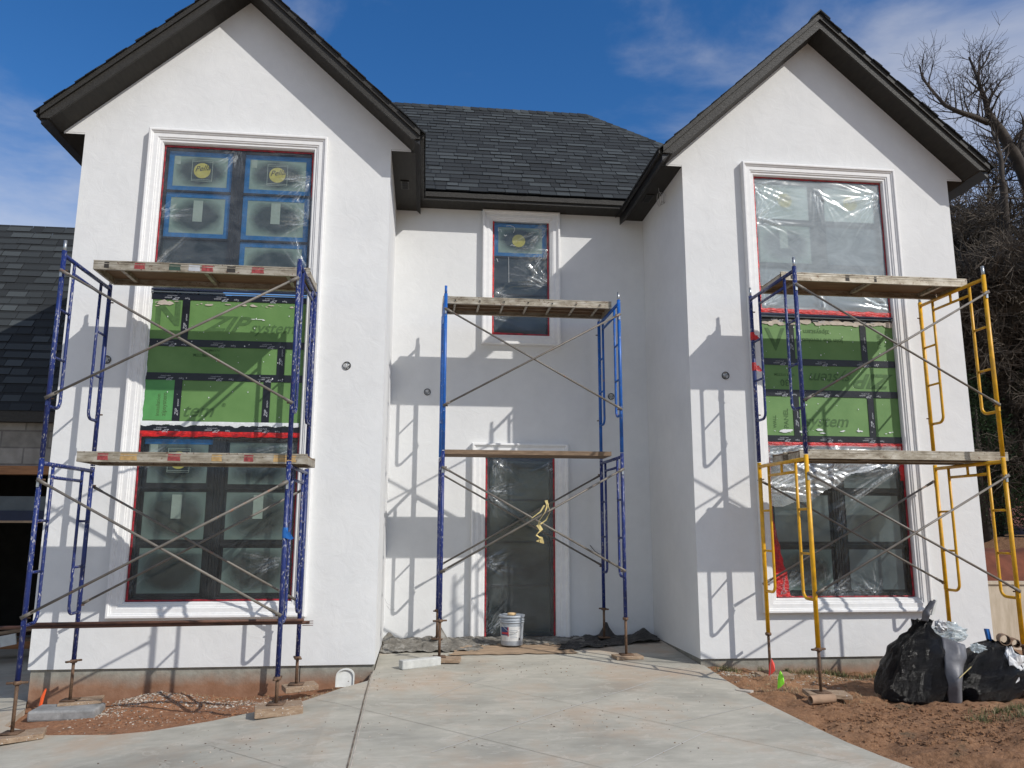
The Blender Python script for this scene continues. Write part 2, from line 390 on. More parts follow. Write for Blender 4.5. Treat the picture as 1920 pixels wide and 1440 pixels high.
nz = N('ShaderNodeTexNoise'); nz.inputs['Scale'].default_value = 2.1; nz.inputs['Detail'].default_value = 7; nz.inputs['Roughness'].default_value = .56; nz.inputs['Distortion'].default_value = .35; L(mp.outputs[0], nz.inputs[0])
def dirmask(d, a, b):
    dp = N('ShaderNodeVectorMath'); dp.operation = 'DOT_PRODUCT'; dp.inputs[1].default_value = Vector(d).normalized(); L(tc.outputs['Generated'], dp.inputs[0])
    mr = N('ShaderNodeMapRange'); mr.interpolation_type = 'SMOOTHSTEP'; mr.inputs[1].default_value = a; mr.inputs[2].default_value = b; L(dp.outputs['Value'], mr.inputs[0]); return mr.outputs[0]
def mth(op, a, b):
    m = N('ShaderNodeMath'); m.operation = op
    for i, v in enumerate((a, b)):
        if hasattr(v, 'is_linked'): L(v, m.inputs[i])
        else: m.inputs[i].default_value = v
    return m.outputs[0]
def pixdir(u, v): return Fv * F_ + Rv * (u - 960) + Uv * (720 - v)
fill_cloud = dirmask(Vector((0, -1, .25)), -.1, .6); m1 = dirmask(pixdir(1900, 180), .93, .995); m2 = dirmask(pixdir(0, 380), .975, .999); m3 = dirmask(pixdir(1600, 50), .95, .999)  # first mask: unseen cloud bank behind the camera, added as neutral fill light
thr = mth('ADD', mth('ADD', mth('ADD', nz.outputs[0], mth('MULTIPLY', fill_cloud, .30)), mth('MULTIPLY', m1, .10)), mth('ADD', mth('MULTIPLY', m2, .30), mth('MULTIPLY', m3, .05)))
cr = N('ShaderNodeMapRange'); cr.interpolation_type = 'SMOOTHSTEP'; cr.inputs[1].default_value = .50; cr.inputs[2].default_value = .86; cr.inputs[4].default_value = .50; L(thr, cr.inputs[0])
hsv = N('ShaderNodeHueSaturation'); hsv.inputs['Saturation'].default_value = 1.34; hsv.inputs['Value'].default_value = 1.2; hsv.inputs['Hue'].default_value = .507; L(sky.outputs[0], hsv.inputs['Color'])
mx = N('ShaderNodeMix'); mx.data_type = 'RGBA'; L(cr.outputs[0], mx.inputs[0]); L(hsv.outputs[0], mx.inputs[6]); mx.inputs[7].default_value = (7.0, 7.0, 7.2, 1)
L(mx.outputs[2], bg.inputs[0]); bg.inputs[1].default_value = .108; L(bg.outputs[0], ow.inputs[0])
vs = sc.view_settings; vs.view_transform = 'Standard'; vs.look = 'None'; vs.exposure = 0; vs.gamma = 1

# ------------------------------------------------------------------ dimensions
Y1, Y3 = 9.275, 11.167
LX0, LX1 = -4.17, -.51
RX0, RX1 = 3.26, 6.98
ZE = 6.19; APEX = 8.09; SL = .915; OV = .31; SO = .36
ZRS = 6.222     # recess soffit
def zs(x, y):
    z = .01 + .04 * (y - 11.17)
    if x < -.8: z += .078 * (x + .8)
    return z

# ------------------------------------------------------------------ HOUSE
house = tag(empty('house', (1.4, Y1, 0)), 'white stucco two-storey house with twin gabled wings and charcoal shingle roof', 'house')
YB = 16.5
def tower_walls(mb, x0, x1, ox0, ox1, oz0, oz1):
    y = Y1; xc = (x0 + x1) / 2; st = 'white_stucco'
    def P(x, z): return (x, y, z)
    def zt(x): return APEX - SL * abs(x - xc)
    # gable front with a tall opening (pieces share edges)
    mb.quad([P(x0, 0), P(ox0, 0), P(ox0, oz0), P(ox0, oz1), P(ox0, ZE), P(x0, ZE)], st)
    mb.quad([P(ox1, 0), P(x1, 0), P(x1, ZE), P(ox1, ZE), P(ox1, oz1), P(ox1, oz0)], st)
    mb.quad([P(ox0, 0), P(ox1, 0), P(ox1, oz0), P(ox0, oz0)], st)
    mb.quad([P(ox0, oz1), P(ox1, oz1), P(ox1, ZE), P(ox0, ZE)], st)
    e = (APEX - ZE) / SL
    mb.quad([P(xc - e, ZE), P(x0, ZE), P(ox0, ZE), P(ox1, ZE), P(x1, ZE), P(xc + e, ZE), P(xc, APEX)], st)
    # underside of the small returns and stucco bottom lip
    for (a, b) in ((xc - e, x0), (x1, xc + e)):
        mb.box((a + .004, y + .002, ZE - .018), (b, y + .05, ZE - .001), st)
    mb.quad([P(x0, 0), (x0, y + .06, 0), (x1, y + .06, 0), P(x1, 0)], st)
wl = MB(); tower_walls(wl, LX0, LX1, -3.24, -1.45, .695, 6.095)
wl.quad([(LX1, Y1, 0), (LX1, Y3, 0), (LX1, Y3, ZRS), (LX1, Y1, ZE)], 'white_stucco')
wl.quad([(LX0, YB, 0), (LX0, Y1, 0), (LX0, Y1, ZE), (LX0, YB, ZE)], 'white_stucco')
wl.build('left_wing_wall', house).name = 'wing_wall'
wr = MB(); tower_walls(wr, RX0, RX1, 4.215, 6.01, .685, 6.09)
wr.quad([(RX0, Y3, 0), (RX0, Y1, 0), (RX0, Y1, ZE), (RX0, Y3, ZRS)], 'white_stucco')
wr.quad([(RX1, Y1, 0), (RX1, YB, 0), (RX1, YB, ZE), (RX1, Y1, ZE)], 'white_stucco')
wr.build('wing_wall', house)
wc = MB(); st = 'white_stucco'
def recess_wall(mb):
    # openings: window .935-1.795 / 4.30-6.10, door .86-1.86 / 0-2.49
    xs = [LX1, .86, .935, 1.795, 1.86, RX0]; zsx = [-.05, 2.49, 4.30, 6.105, ZRS + .02]
    for i in range(5):
        for j in range(4):
            a, b = xs[i], xs[i + 1]; c, d = zsx[j], zsx[j + 1]
            if i in (1, 2, 3) and j == 0: continue
            if i == 2 and j == 2: continue
            mb.quad([(a, Y3, c), (b, Y3, c), (b, Y3, d), (a, Y3, d)], st)
recess_wall(wc); wc.build('recessed_wall', house)
# back and outer walls (so the house is closed)
bk = MB(); bk.box((LX0 + .03, YB, -.4), (RX1 - .03, YB + .2, 6.3), st); bk.build('rear_wall', house)
# foundation
fd = MB(); m = 'foundation_concrete'
fd.box((LX0 + .02, Y1 + .03, -.75), (LX1 - .01, Y1 + .30, -.002), m); fd.box((LX0 + .02, Y1 + .30, -.75), (LX0 + .25, YB, -.002), m)
fd.box((LX1 - .2, Y1 + .30, -.75), (LX1 - .012, Y3, -.002), m); fd.box((-1.33, Y1 + .024, -.5), (-1.325, Y1 + .03, -.01), 'vent_dark'); fd.build('foundation', house); fd = MB()
fd.box((RX0 + .01, Y1 + .03, -.75), (RX1 - .02, Y1 + .30, -.002), m); fd.box((RX1 - .25, Y1 + .30, -.75), (RX1 - .02, YB, -.002), m)
fd.box((RX0 + .012, Y1 + .30, -.75), (RX0 + .2, Y3, -.002), m)
fd.build('foundation', house)

# ---------- casing
def casing(x0, x1, z0, z1, w, y, name='window_casing', open_bottom=False):
    prof = [(0, 0), (0, .078), (.010, .088), (.030, .088), (.040, .072), (.050, .072), (.056, .060), (.105, .060), (.112, .050), (.124, .050), (.130, .036), (w - .012, .036), (w - .006, .022), (w, .022), (w, -.05)]
    mb = MB()
    rings = []
    for (o, h) in prof:
        a, b, c, d = x0 + o, x1 - o, z0 + (0 if open_bottom else o), z1 - o
        rings.append([(a, y - h, c), (b, y - h, c), (b, y - h, d), (a, y - h, d)])
    for i in range(len(rings) - 1):
        for k in range(4):
            if open_bottom and k == 0: continue
            p, q = rings[i], rings[i + 1]; k2 = (k + 1) % 4
            mb.quad([p[k], p[k2], q[k2], q[k]], 'white_trim')
    return mb.build(name, house)
casing(-3.41, -1.285, .525, 6.27, .168, Y1)
casing(4.05, 6.18, .515, 6.255, .168, Y1)
casing(.78, 1.955, 4.14, ZRS - .004, .155, Y3)
casing(.66, 2.05, -.01, 2.69, .19, Y3, 'door_casing', True)

# ---------- windows
rnd = random.Random(5)
def pane(parent, x0, x1, z0, z1, y, mat):
    me = bpy.data.meshes.new('pane'); me.from_pydata([(x0, y, z0), (x1, y, z0), (x1, y, z1), (x0, y, z1), (x0, y + .012, z0), (x1, y + .012, z0), (x1, y + .012, z1), (x0, y + .012, z1)], [], [(0, 1, 2, 3), (5, 4, 7, 6), (0, 4, 5, 1), (1, 5, 6, 2), (2, 6, 7, 3), (3, 7, 4, 0)])
    uv = me.uv_layers.new(); ux = [(0, 0), (1, 0), (1, 1), (0, 1)]
    for i in range(4): uv.data[i].uv = ux[i]
    for i in range(4, 24): uv.data[i].uv = (.5, .5)
    me.materials.append(MATS[mat]); o = bpy.data.objects.new('pane', me); COL.objects.link(o); par(o, parent); return o
def tape_ring(mb, x0, x1, z0, z1, w, y, mat, sides='LRTB', t=.003, jag=0):
    def strip(a, b, c, d):
        mb.box((a, y - t, c), (b, y, d), mat)
    if 'T' in sides: strip(x0, x1, z1 - w, z1)
    if 'B' in sides: strip(x0, x1, z0, z0 + w)
    zb = z0 + (w if 'B' in sides else 0); zt = z1 - (w if 'T' in sides else 0)
    if 'L' in sides: strip(x0, x0 + w, zb, zt)
    if 'R' in sides: strip(x1 - w, x1, zb, zt)
def ragged(mb, p0, p1, nrm, w0, w1, y, mat, seed, amp=.16, thick=.005, step=.03):
    """ragged tape strip from p0 to p1 (x,z); width goes w0->w1 towards nrm; slightly puckered"""
    rr = random.Random(seed); p0, p1 = Vector((p0[0], p0[1])), Vector((p1[0], p1[1])); Lg = (p1 - p0).length; n = max(2, int(Lg / step)); n_ = Vector(nrm)
    pts = []
    for i in range(n + 1):
        f = i / n; c = p0.lerp(p1, f); wd = (w0 + (w1 - w0) * f) * (1 + amp * (noise.noise((f * Lg * 9, seed, 0)) * 1.6 + rr.uniform(-.2, .2)))
        wd = max(.002, wd); o = .25 * wd * noise.noise((f * Lg * 5, seed, 7))
        a = c + n_ * (-.002 + o * .2); b = c + n_ * wd; mid = c + n_ * wd * .5
        pk = thick * (.6 + noise.noise((f * Lg * 14, seed, 3)))
        pts.append(((a.x, y, a.y), (mid.x, y - abs(pk), mid.y), (b.x, y - .001, b.y)))
    for i in range(n):
        for k in range(2):
            mb.quad([pts[i][k], pts[i + 1][k], pts[i + 1][k + 1], pts[i][k + 1]], mat)
def film(parent, x0, x1, z0, z1, y, mat, seed, anchors, nf=60, bulge=.012, step=.0125, amp=1.0, keep=None):
    """wrinkled plastic sheet; folds fan out of the anchor points"""
    rr = np.random.RandomState(seed); nx = int((x1 - x0) / step); nz_ = int((z1 - z0) / step)
    X, Z = np.meshgrid(np.linspace(x0, x1, nx + 1), np.linspace(z0, z1, nz_ + 1)); H = np.zeros_like(X)
    u = (X - x0) / (x1 - x0); v = (Z - z0) / (z1 - z0); edge = np.clip(np.minimum(np.minimum(u, 1 - u) * (x1 - x0), np.minimum(v, 1 - v) * (z1 - z0)) / .05, 0, 1)
    for (ax, az, ang, spread, Ln, wt) in anchors:
        for k in range(int(nf * wt)):
            t = np.radians(ang + rr.uniform(-spread, spread)); d = (math.cos(t), math.sin(t)); bx = ax + rr.uniform(-.06, .06); bz = az + rr.uniform(-.06, .06)
            al = (X - bx) * d[0] + (Z - bz) * d[1]; pe = -(X - bx) * d[1] + (Z - bz) * d[0] + .015 * np.sin(al * 7 + rr.uniform(0, 6))
            ln = Ln * rr.uniform(.35, 1.1); wd = .008 + .022 * np.clip(al / ln, 0, 1) * rr.uniform(.4, 1.3)
            tp = np.clip(al / .05, 0, 1) * np.clip(1 - al / ln, 0, 1)
            H += rr.choice([-1, 1]) * rr.uniform(.002, .008) * amp * np.exp(-(pe / wd) ** 2) * tp
    for k in range(10):
        fx, fz = rr.uniform(-9, 9, 2); H += .0022 * amp * np.sin(X * fx + Z * fz + rr.uniform(0, 6))
    H = H * edge + bulge * np.sin(u * PI) * np.sin(v * PI)
    gz_, gx_ = np.gradient(H, step); cr_ = np.clip(np.hypot(gz_, gx_) * 2.2 - .22, 0, 1) * (.35 + .65 * rr.rand(*H.shape))
    V = np.stack([X, y - H - .004, Z], -1).reshape(-1, 3)
    idx = np.arange((nx + 1) * (nz_ + 1)).reshape(nz_ + 1, nx + 1)
    Fc = np.stack([idx[:-1, :-1], idx[:-1, 1:], idx[1:, 1:], idx[1:, :-1]], -1).reshape(-1, 4)
    if keep is not None: k_ = keep(X, Z); kf = k_[:-1, :-1].ravel(); Fc = Fc[kf]
    me = bpy.data.meshes.new('plastic_film'); me.from_pydata(V.tolist(), [], Fc.tolist()); me.polygons.foreach_set('use_smooth', [True] * len(Fc)); me.materials.append(MATS[mat]); at_ = me.attributes.new('crease', 'FLOAT', 'POINT'); at_.data.foreach_set('value', cr_.ravel())
    o = bpy.data.objects.new('plastic_film', me); COL.objects.link(o); par(o, parent); return o
def scratches(parent, pts, y, name='film_glints'):
    mb = MB()
    for (x, z, l, a) in pts:
        d = Vector((math.cos(a), 0, math.sin(a))) * l; p = Vector((x, y, z))
        mb.tube([p, p + d * .5 + Vector((0, 0, l * .12)), p + d], [.0015, .004, .001], 'scratch_white', 4)
    return mb.build(name, parent)
def window(x0, x1, z0, z1, y, cols, rows, pm, blue=(), bd=.055, name='window', lab=None):
    """cols: list of (x0,x1) sash extents; rows: muntin z values"""
    wnd = empty(name, ((x0 + x1) / 2, y, z0)); par(wnd, house); wnd.location = (0, 0, 0); wnd.matrix_parent_inverse = Matrix.Translation(-WL[house.name])
    WL[wnd.name] = Vector((0, 0, 0))
    if lab: wnd['label'] = lab
    fr = MB(); g = .02; f = 'window_frame'
    zz = [z0] + sorted(rows) + [z1]
    # outer frame and mullions as bars in front of panes
    xs = [x0] + [v for c in cols for v in c] + [x1]
    for k in range(0, len(xs), 2):
        if xs[k + 1] > xs[k] + .001: fr.box((xs[k], y + .012, z0), (xs[k + 1], y + .075, z1), f)
    for (a, b) in cols:
        for i, zr in enumerate(zz):
            h = .012 if 0 < i < len(zz) - 1 else .022
            lo, hi = (zr, zr + 2 * h) if i == 0 else ((zr - 2 * h, zr) if i == len(zz) - 1 else (zr - h, zr + h))
            fr.box((a, y + .018, lo), (b, y + .07, hi), f)
        if len(cols) == 2:
            fr.box((a, y + .014, z0 + .044), (a + .006, y + .018, z1 - .044), f)
    if len(cols) == 2:
        xm = (cols[0][1] + cols[1][0]) / 2
        for dx in (-.035, 0, .035): fr.box((xm + dx - .006, y + .002, z0), (xm + dx + .006, y + .012, z1), f)
    fr.build('frame', wnd)
    n = 0
    for i in range(len(zz) - 1):
        for j, (a, b) in enumerate(cols):
            key = (j, len(zz) - 2 - i); lo = zz[i] + (.044 if i == 0 else .012); hi = zz[i + 1] - (.044 if i == len(zz) - 2 else .012)
            mname = pm.get(key, pm['*']); bl = blue.get(key) if blue else None
            inset = bd if bl else (bd * .8 if mname != 'dark_pane' else .0)
            pane(wnd, a + inset, b - inset, lo + inset * .8, hi - inset * .8, y + .045, mname)
            if inset:
                q = MB(); q.box((a, y + .058, lo), (b, y + .064, hi), 'window_frame'); q.build('glass_border', wnd)
            if bl:
                q = MB(); w_ = bd + .004
                tape_ring(q, a + .004, b - .004, lo + .002, hi - .002, w_, y + .043, 'blue_masking_tape', bl); q.build('blue_tape', wnd)
            n += 1
    return wnd
def sticker(parent, cx, cz, y, s=.16):
    """yellow round maker's sticker on a square outline with script lettering"""
    mb = MB(); n = 28; r = s * .84
    mb.quad([(cx + r * math.cos(2 * PI * i / n), y - .003, cz + r * math.sin(2 * PI * i / n)) for i in range(n)], 'sticker_yellow')
    w_ = .005
    for (a, b, c, d) in ((-s, s, s * 1.13, s * 1.13 + w_), (-s, s, s * .97, s * .97 + w_), (-s, s, -s * 1.13 - w_, -s * 1.13), (-s, s, -s * .97 - w_, -s * .97), (-s - w_, -s, -s * 1.13 - w_, s * 1.13 + w_), (s, s + w_, -s * 1.13 - w_, s * 1.13 + w_)):
        mb.box((cx + a, y - .0025, cz + c), (cx + b, y - .0005, cz + d), 'sticker_pale')
    o1 = mb.build('sticker', parent)
    t = text('Pella', s * .82, (cx - s * .72, y - .006, cz - s * .14), (1, 0, .16), (-.16, 0, 1), 'print_black', 'sticker', parent, .45)
    return join([o1, t], 'sticker')
def strip_sticker(parent, x, z, y, w=.08, h=.26):
    mb = MB(); mb.box((x, y - .003, z - h), (x + w, y - .0005, z), 'sticker_pale'); return mb.build('paper_sticker', parent)

YW = Y1 + .03
# upper left window
cL = [(-3.20, -2.435), (-2.295, -1.49)]
wA = window(-3.24, -1.45, 4.30, 6.095, YW, cL, [5.525, 4.925], {'*': 'foggy_pane', (0, 2): 'dark_pane'}, {(0, 0): 'LRTB', (1, 0): 'LRTB', (0, 1): 'LRTB', (1, 1): 'LRTB', (1, 2): 'LRT'}, lab='upper window whose panes are edged in blue masking tape')
sticker(wA, -2.80, 5.81, YW + .045, .118); sticker(wA, -1.90, 5.80, YW + .045, .118)
strip_sticker(wA, -3.13, 5.99, YW + .045, .07, .11); strip_sticker(wA, -2.22, 5.99, YW + .045, .07, .11)
strip_sticker(wA, -2.87, 5.42, YW + .045, .11, .27); strip_sticker(wA, -1.95, 5.43, YW + .045, .11, .27)
film(wA, -3.24, -1.45, 4.28, 6.09, YW - .012, 'clear_film', 3, [(-1.48, 5.75, 215, 50, .9, 1.1), (-1.5, 5.2, 160, 60, .6, .7), (-3.2, 5.2, 15, 45, .6, .4), (-2.4, 6.05, 250, 60, .5, .4), (-3.2, 4.5, 50, 40, .7, .4), (-1.5, 4.6, 100, 40, .9, .6)], 50)
# upper right window
cR = [(4.255, 5.045), (5.185, 5.97)]
wB = window(4.215, 6.01, 4.27, 6.09, YW, cR, [5.49, 4.885], {'*': 'grey_pane', (0, 0): 'milky_pane', (1, 0): 'milky_pane', (0, 1): 'foggy_pane'}, {}, lab='upper window under milky wrinkled plastic')
sticker(wB, 4.68, 5.80, YW + .045, .118); sticker(wB, 5.60, 5.80, YW + .045, .118); strip_sticker(wB, 4.58, 5.40, YW + .045, .11, .27)
film(wB, 4.22, 6.0, 4.27, 6.08, YW - .012, 'milky_film', 8, [(4.25, 5.5, 20, 60, .9, 1), (4.25, 5.95, -25, 40, .8, .7), (5.97, 5.9, 200, 45, .9, 1.1), (5.97, 4.35, 150, 40, .9, 1), (4.28, 4.32, 45, 45, .7, 1), (5.1, 4.3, 90, 50, .4, .5), (5.1, 5.9, 300, 40, .6, .6)], 60)
# lower left window
wC = window(-3.24, -1.45, .70, 2.55, YW, cL, [1.945, 1.32], {'*': 'foggy_pane_dim', (1, 2): 'foggy_pane_dim'}, {(0, 0): 'T'}, lab='lower window with dark fogged panes')
sticker(wC, -2.81, 2.26, YW + .045, .118); strip_sticker(wC, -3.13, 2.44, YW + .045, .08, .13)
strip_sticker(wC, -2.85, 1.87, YW + .045, .11, .27); strip_sticker(wC, -1.95, 1.87, YW + .045, .11, .27)
film(wC, -3.24, -1.45, .70, 2.53, YW - .012, 'thin_film', 13, [(-3.2, 2.2, 10, 50, .6, .5), (-1.48, 2.4, 200, 30, .7, .7), (-1.6, 1.1, 190, 40, .8, .5), (-3.2, .8, 40, 40, .4, .3)], 40)
# lower right window
wD = window(4.215, 6.01, .69, 2.53, YW, cR, [1.96, 1.30], {'*': 'grey_pane', (0, 2): 'foggy_pane_dim'}, {}, lab='lower window with bunched plastic across its top')
film(wD, 4.22, 6.0, .69, 2.53, YW - .012, 'thin_film', 21, [(4.3, .75, 60, 60, .9, 1), (4.9, .72, 60, 60, .8, 1), (5.5, .72, 110, 60, .7, 1), (5.1, 1.5, 60, 30, .6, .7), (5.97, 2.3, 205, 12, 1.6, 1.2)], 55)
film(wD, 4.22, 5.98, 1.55, 2.53, YW - .030, 'bunched_film', 22, [(4.25, 2.4, -5, 25, 1.3, 1.3), (4.25, 2.0, 10, 25, 1.1, 1.2), (5.95, 2.4, 200, 25, 1.4, 1.5), (5.0, 2.2, 0, 90, .8, .8)], 70, .02, .0125, 1.8, lambda X, Z: Z > 1.72 + (X - 4.22) * .36 + .05 * np.sin(X * 5) + .02 * np.sin(X * 17))
# centre window
YC = Y3 + .02
wE = window(.935, 1.795, 4.30, 6.105, YC, [(.965, 1.765)], [5.52, 4.93], {'*': 'dark_pane', (0, 0): 'foggy_pane'}, {(0, 0): 'LRTB'}, lab='narrow upper window in the recess')
mbs = MB(); n = 24; mbs.quad([(1.34 + .10 * math.cos(2 * PI * i / n), YC + .041, 5.79 + .10 * math.sin(2 * PI * i / n)) for i in range(n)], 'sticker_yellow'); mbs.build('sticker', wE)
film(wE, .935, 1.795, 4.30, 6.10, YC - .010, 'clear_film', 31, [(1.78, 5.1, 150, 45, .8, 1.2), (1.78, 5.6, 210, 40, .7, 1), (.95, 4.6, 30, 50, .6, 1), (.95, 4.9, 10, 40, .6, .6), (1.76, 6.0, 225, 30, .8, .8)], 55)
# tall glazed door-size window
wF = window(.86, 1.86, .02, 2.49, YC, [(.93, 1.79)], [1.89, 1.30, .70], {'*': 'dark_pane'}, {}, lab='tall glazed opening at floor level covered in plastic', name='glazed_door')
film(wF, .86, 1.86, .02, 2.49, YC - .010, 'clear_film', 41, [(.88, 2.0, -20, 50, .7, 1), (.88, 1.0, 10, 50, .5, .8), (1.0, 2.46, 290, 50, .7, .7), (.9, .1, 60, 40, .6, 1), (1.84, 2.4, 230, 30, .5, .5)], 50)
scr = MB()
def scribble(mb, pts, y, r=.004): mb.tube([(x, y, z) for x, z in pts], r, 'scratch_white', 4)
scribble(scr, [(1.02, 5.96), (1.02, 5.90), (1.03, 5.93), (1.06, 5.93), (1.07, 5.89)], YC - .03); scribble(scr, [(1.14, 5.99), (1.20, 6.0), (1.26, 5.98), (1.27, 5.93), (1.25, 5.89)], YC - .03); scribble(scr, [(1.11, 5.85), (1.13, 5.83), (1.15, 5.85)], YC - .03)
scribble(scr, [(1.21, 5.68), (1.23, 5.70), (1.25, 5.68), (1.28, 5.68)], YC - .03); scribble(scr, [(1.0, 5.47), (1.02, 5.42)], YC - .03); scribble(scr, [(1.18, 5.5), (1.185, 5.1)], YC - .03, .0022)
scr.build('white_scribble', wE)
# red tape around each opening
def redtape(parent, segs, y, mat='dull_red_tape'):
    mb = MB()
    for k, (p0, p1, nrm, w0, w1, mm) in enumerate(segs): ragged(mb, p0, p1, nrm, w0, w1, y, mm or mat, 3.7 * k + p0[0] * 2.1)
    return mb.build('red_tape', parent, True)
yt = YW - .022
redtape(wA, [((-3.235, 4.3), (-3.235, 6.09), (1, 0), .018, .016, None), ((-3.24, 6.09), (-1.45, 6.09), (0, -1), .022, .02, None), ((-1.455, 5.5), (-1.455, 6.08), (-1, 0), .012, .022, 'red_tape')], yt)
redtape(wB, [((4.22, 4.27), (4.22, 6.08), (1, 0), .03, .022, 'red_tape'), ((4.22, 6.085), (6.0, 6.085), (0, -1), .02, .02, None), ((6.005, 4.3), (6.005, 6.08), (-1, 0), .018, .018, None), ((4.22, 4.235), (6.01, 4.22), (0, 1), .055, .06, 'red_tape')], yt)
redtape(wC, [((-3.235, .7), (-3.235, 2.55), (1, 0), .022, .018, None), ((-3.26, 2.585), (-1.42, 2.585), (0, -1), .062, .055, 'red_tape'), ((-3.24, .70), (-1.45, .70), (0, 1), .016, .016, None), ((-1.455, .7), (-1.455, 2.55), (-1, 0), .02, .02, None)], yt)
redtape(wD, [((4.22, .70), (4.22, 1.6), (1, 0), .20, .03, 'red_tape'), ((4.22, 1.6), (4.22, 2.5), (1, 0), .025, .03, 'red_tape'), ((4.2, 2.565), (6.02, 2.565), (0, -1), .045, .05, 'red_tape'), ((4.25, .69), (6.0, .69), (0, 1), .016, .012, None), ((6.005, .7), (6.005, 2.1), (-1, 0), .028, .025, None), ((6.005, 2.1), (6.005, 2.53), (-1, 0), .06, .06, 'red_tape')], yt)
yt = YC - .018
redtape(wE, [((.94, 4.3), (.94, 6.1), (1, 0), .022, .02, 'red_tape'), ((.935, 6.105), (1.795, 6.105), (0, -1), .026, .026, None), ((1.79, 4.3), (1.79, 6.1), (-1, 0), .02, .02, None), ((.96, 4.305), (1.795, 4.29), (0, 1), .03, .03, None)], yt)
redtape(wF, [((.865, .03), (.865, 2.48), (1, 0), .02, .02, None), ((1.855, .03), (1.855, 2.48), (-1, 0), .022, .02, None)], yt)

# ---------- green sheathing between the windows
def sheathing(x0, x1, z0, z1, rows, verts, texts, lab):
    y = Y1 + .016
    p = MB(); p.box((x0, y, z0), (x1, y + .02, z1), 'green_sheathing')
    if lab.startswith('L'): p.box((x0 + .002, y - .002, z0 + .06), (-2.9, y, rows[1]), 'green_sheathing_bright')
    # paint smears
    o = p.build('sheathing_panel', house)
    tp = MB(); y2 = y - .004; hw = .043
    for z in rows: tp.box((x0 + .004, y2 - .003, z - hw), (x1 - .004, y2, z + hw), 'flashing_tape')
    tp.box((x0 + .004, y2 - .003, z1 - .07), (x1 - .004, y2, z1), 'flashing_tape'); tp.box((x0, y2 - .003, z0 - .075), (x1, y2, z0 + .0), 'flashing_tape')
    levels = [z1 - .07, rows[0] + hw, rows[0] - hw, rows[1] + hw, rows[1] - hw, z0]
    for (r, x) in verts: tp.box((x - .042, y2 - .0025, levels[2 * r + 1]), (x + .042, y2, levels[2 * r]), 'flashing_tape')
    tp.build('flashing_tape', o)
    L_ = []
    yy = y2 - .005
    for (body, s, x, z, flip, mat, sh) in texts:
        X, Z = ((1, 0, 0), (0, 0, 1)) if flip == 0 else (((-1, 0, 0), (0, 0, -1)) if flip == 2 else ((0, 0, 1), (-1, 0, 0)))
        L_.append(text(body, s, (x, y - .003 if mat == 'print_green' else yy, z), X, Z, mat, 'lettering', o, sh, off=(.03 if body in ('ZIP', 'N') else .01) * s, xs=1.25 if body == 'ZIP' else 1))
    rr = random.Random(int(x0 * 10))
    for z in rows + [z1 - .03, z0 - .035]:
        x = x0 + .32
        while x < x1 - .1:
            L_.append(text('ZIP', .05, (x, yy, z - .012), (-1, 0, 0), (0, 0, -1), 'print_white', 'l', o, .4)); L_.append(text('system', .03, (x - .085, yy, z - .008), (-1, 0, 0), (0, 0, -1), 'print_white', 'l', o, .4))
            L_.append(text('Tape', .03, (x + .12, yy, z - .014), (-1, 0, 0), (0, 0, -1), 'print_white', 'l', o, .2)); L_.append(text('SEAM & FLASHING', .014, (x - .03, yy, z + .012), (-1, 0, 0), (0, 0, -1), 'print_white', 'l', o, .2))
            x += .56
    for (r, xv) in verts:
        zz = levels[2 * r + 1] + .06
        L_.append(text('ZIP', .055, (xv + .02, yy, zz + .05), (0, 0, 1), (-1, 0, 0), 'print_white', 'l', o, .4)); L_.append(text('system', .03, (xv + .02, yy, zz + .16), (0, 0, 1), (-1, 0, 0), 'print_white', 'l', o, .4))
    join(L_, 'lettering')
    return o
G = 'print_green'
shL = sheathing(-3.24, -1.45, 2.655, 4.215, [3.625, 3.225], [(0, -2.84), (1, -1.72), (2, -2.86), (2, -1.86)], [
    ('ZIP', .25, -2.60, 3.785, 0, G, .45), ('system', .185, -2.10, 3.775, 0, G, .35), ('N', .40, -3.20, 3.84, 0, G, 0), ('YEAR SYSTEM', .05, -2.42, 3.50, 2, G, 0), ('WARRANTY', .04, -2.42, 3.56, 2, G, 0), ('30', .12, -2.50, 3.55, 2, G, 0),
    ('tem', .22, -2.80, 2.76, 0, G, .35), ('\u00ae', .06, -2.36, 2.88, 0, G, 0), ('installation', .06, -3.05, 2.76, 1, G, 0), ('zipsystem', .07, -2.98, 2.76, 1, G, 0)], 'L')
shR = sheathing(4.215, 6.01, 2.65, 4.19, [3.59, 3.19], [(0, 4.62), (0, 5.60), (2, 4.63), (2, 5.63)], [
    ('zipsystem', .09, 5.14, 4.02, 2, G, 0), ('Join the revolution', .085, 5.32, 3.91, 2, G, 0), ('system', .20, 5.40, 3.45, 2, G, .35), ('ZIP', .26, 5.95, 3.45, 2, G, .4),
    ('30', .12, 4.56, 3.36, 2, G, 0), ('YEAR SYSTEM', .045, 4.64, 3.44, 2, G, 0), ('system', .21, 4.72, 2.77, 0, G, .35), ('PANEL', .085, 4.52, 2.74, 1, G, 0), ('WALL', .06, 4.36, 2.74, 1, G, 0), ('V', .42, 4.28, 3.74, 0, G, 0), ('PANEL', .07, 5.84, 3.80, 1, G, 0)], 'R')
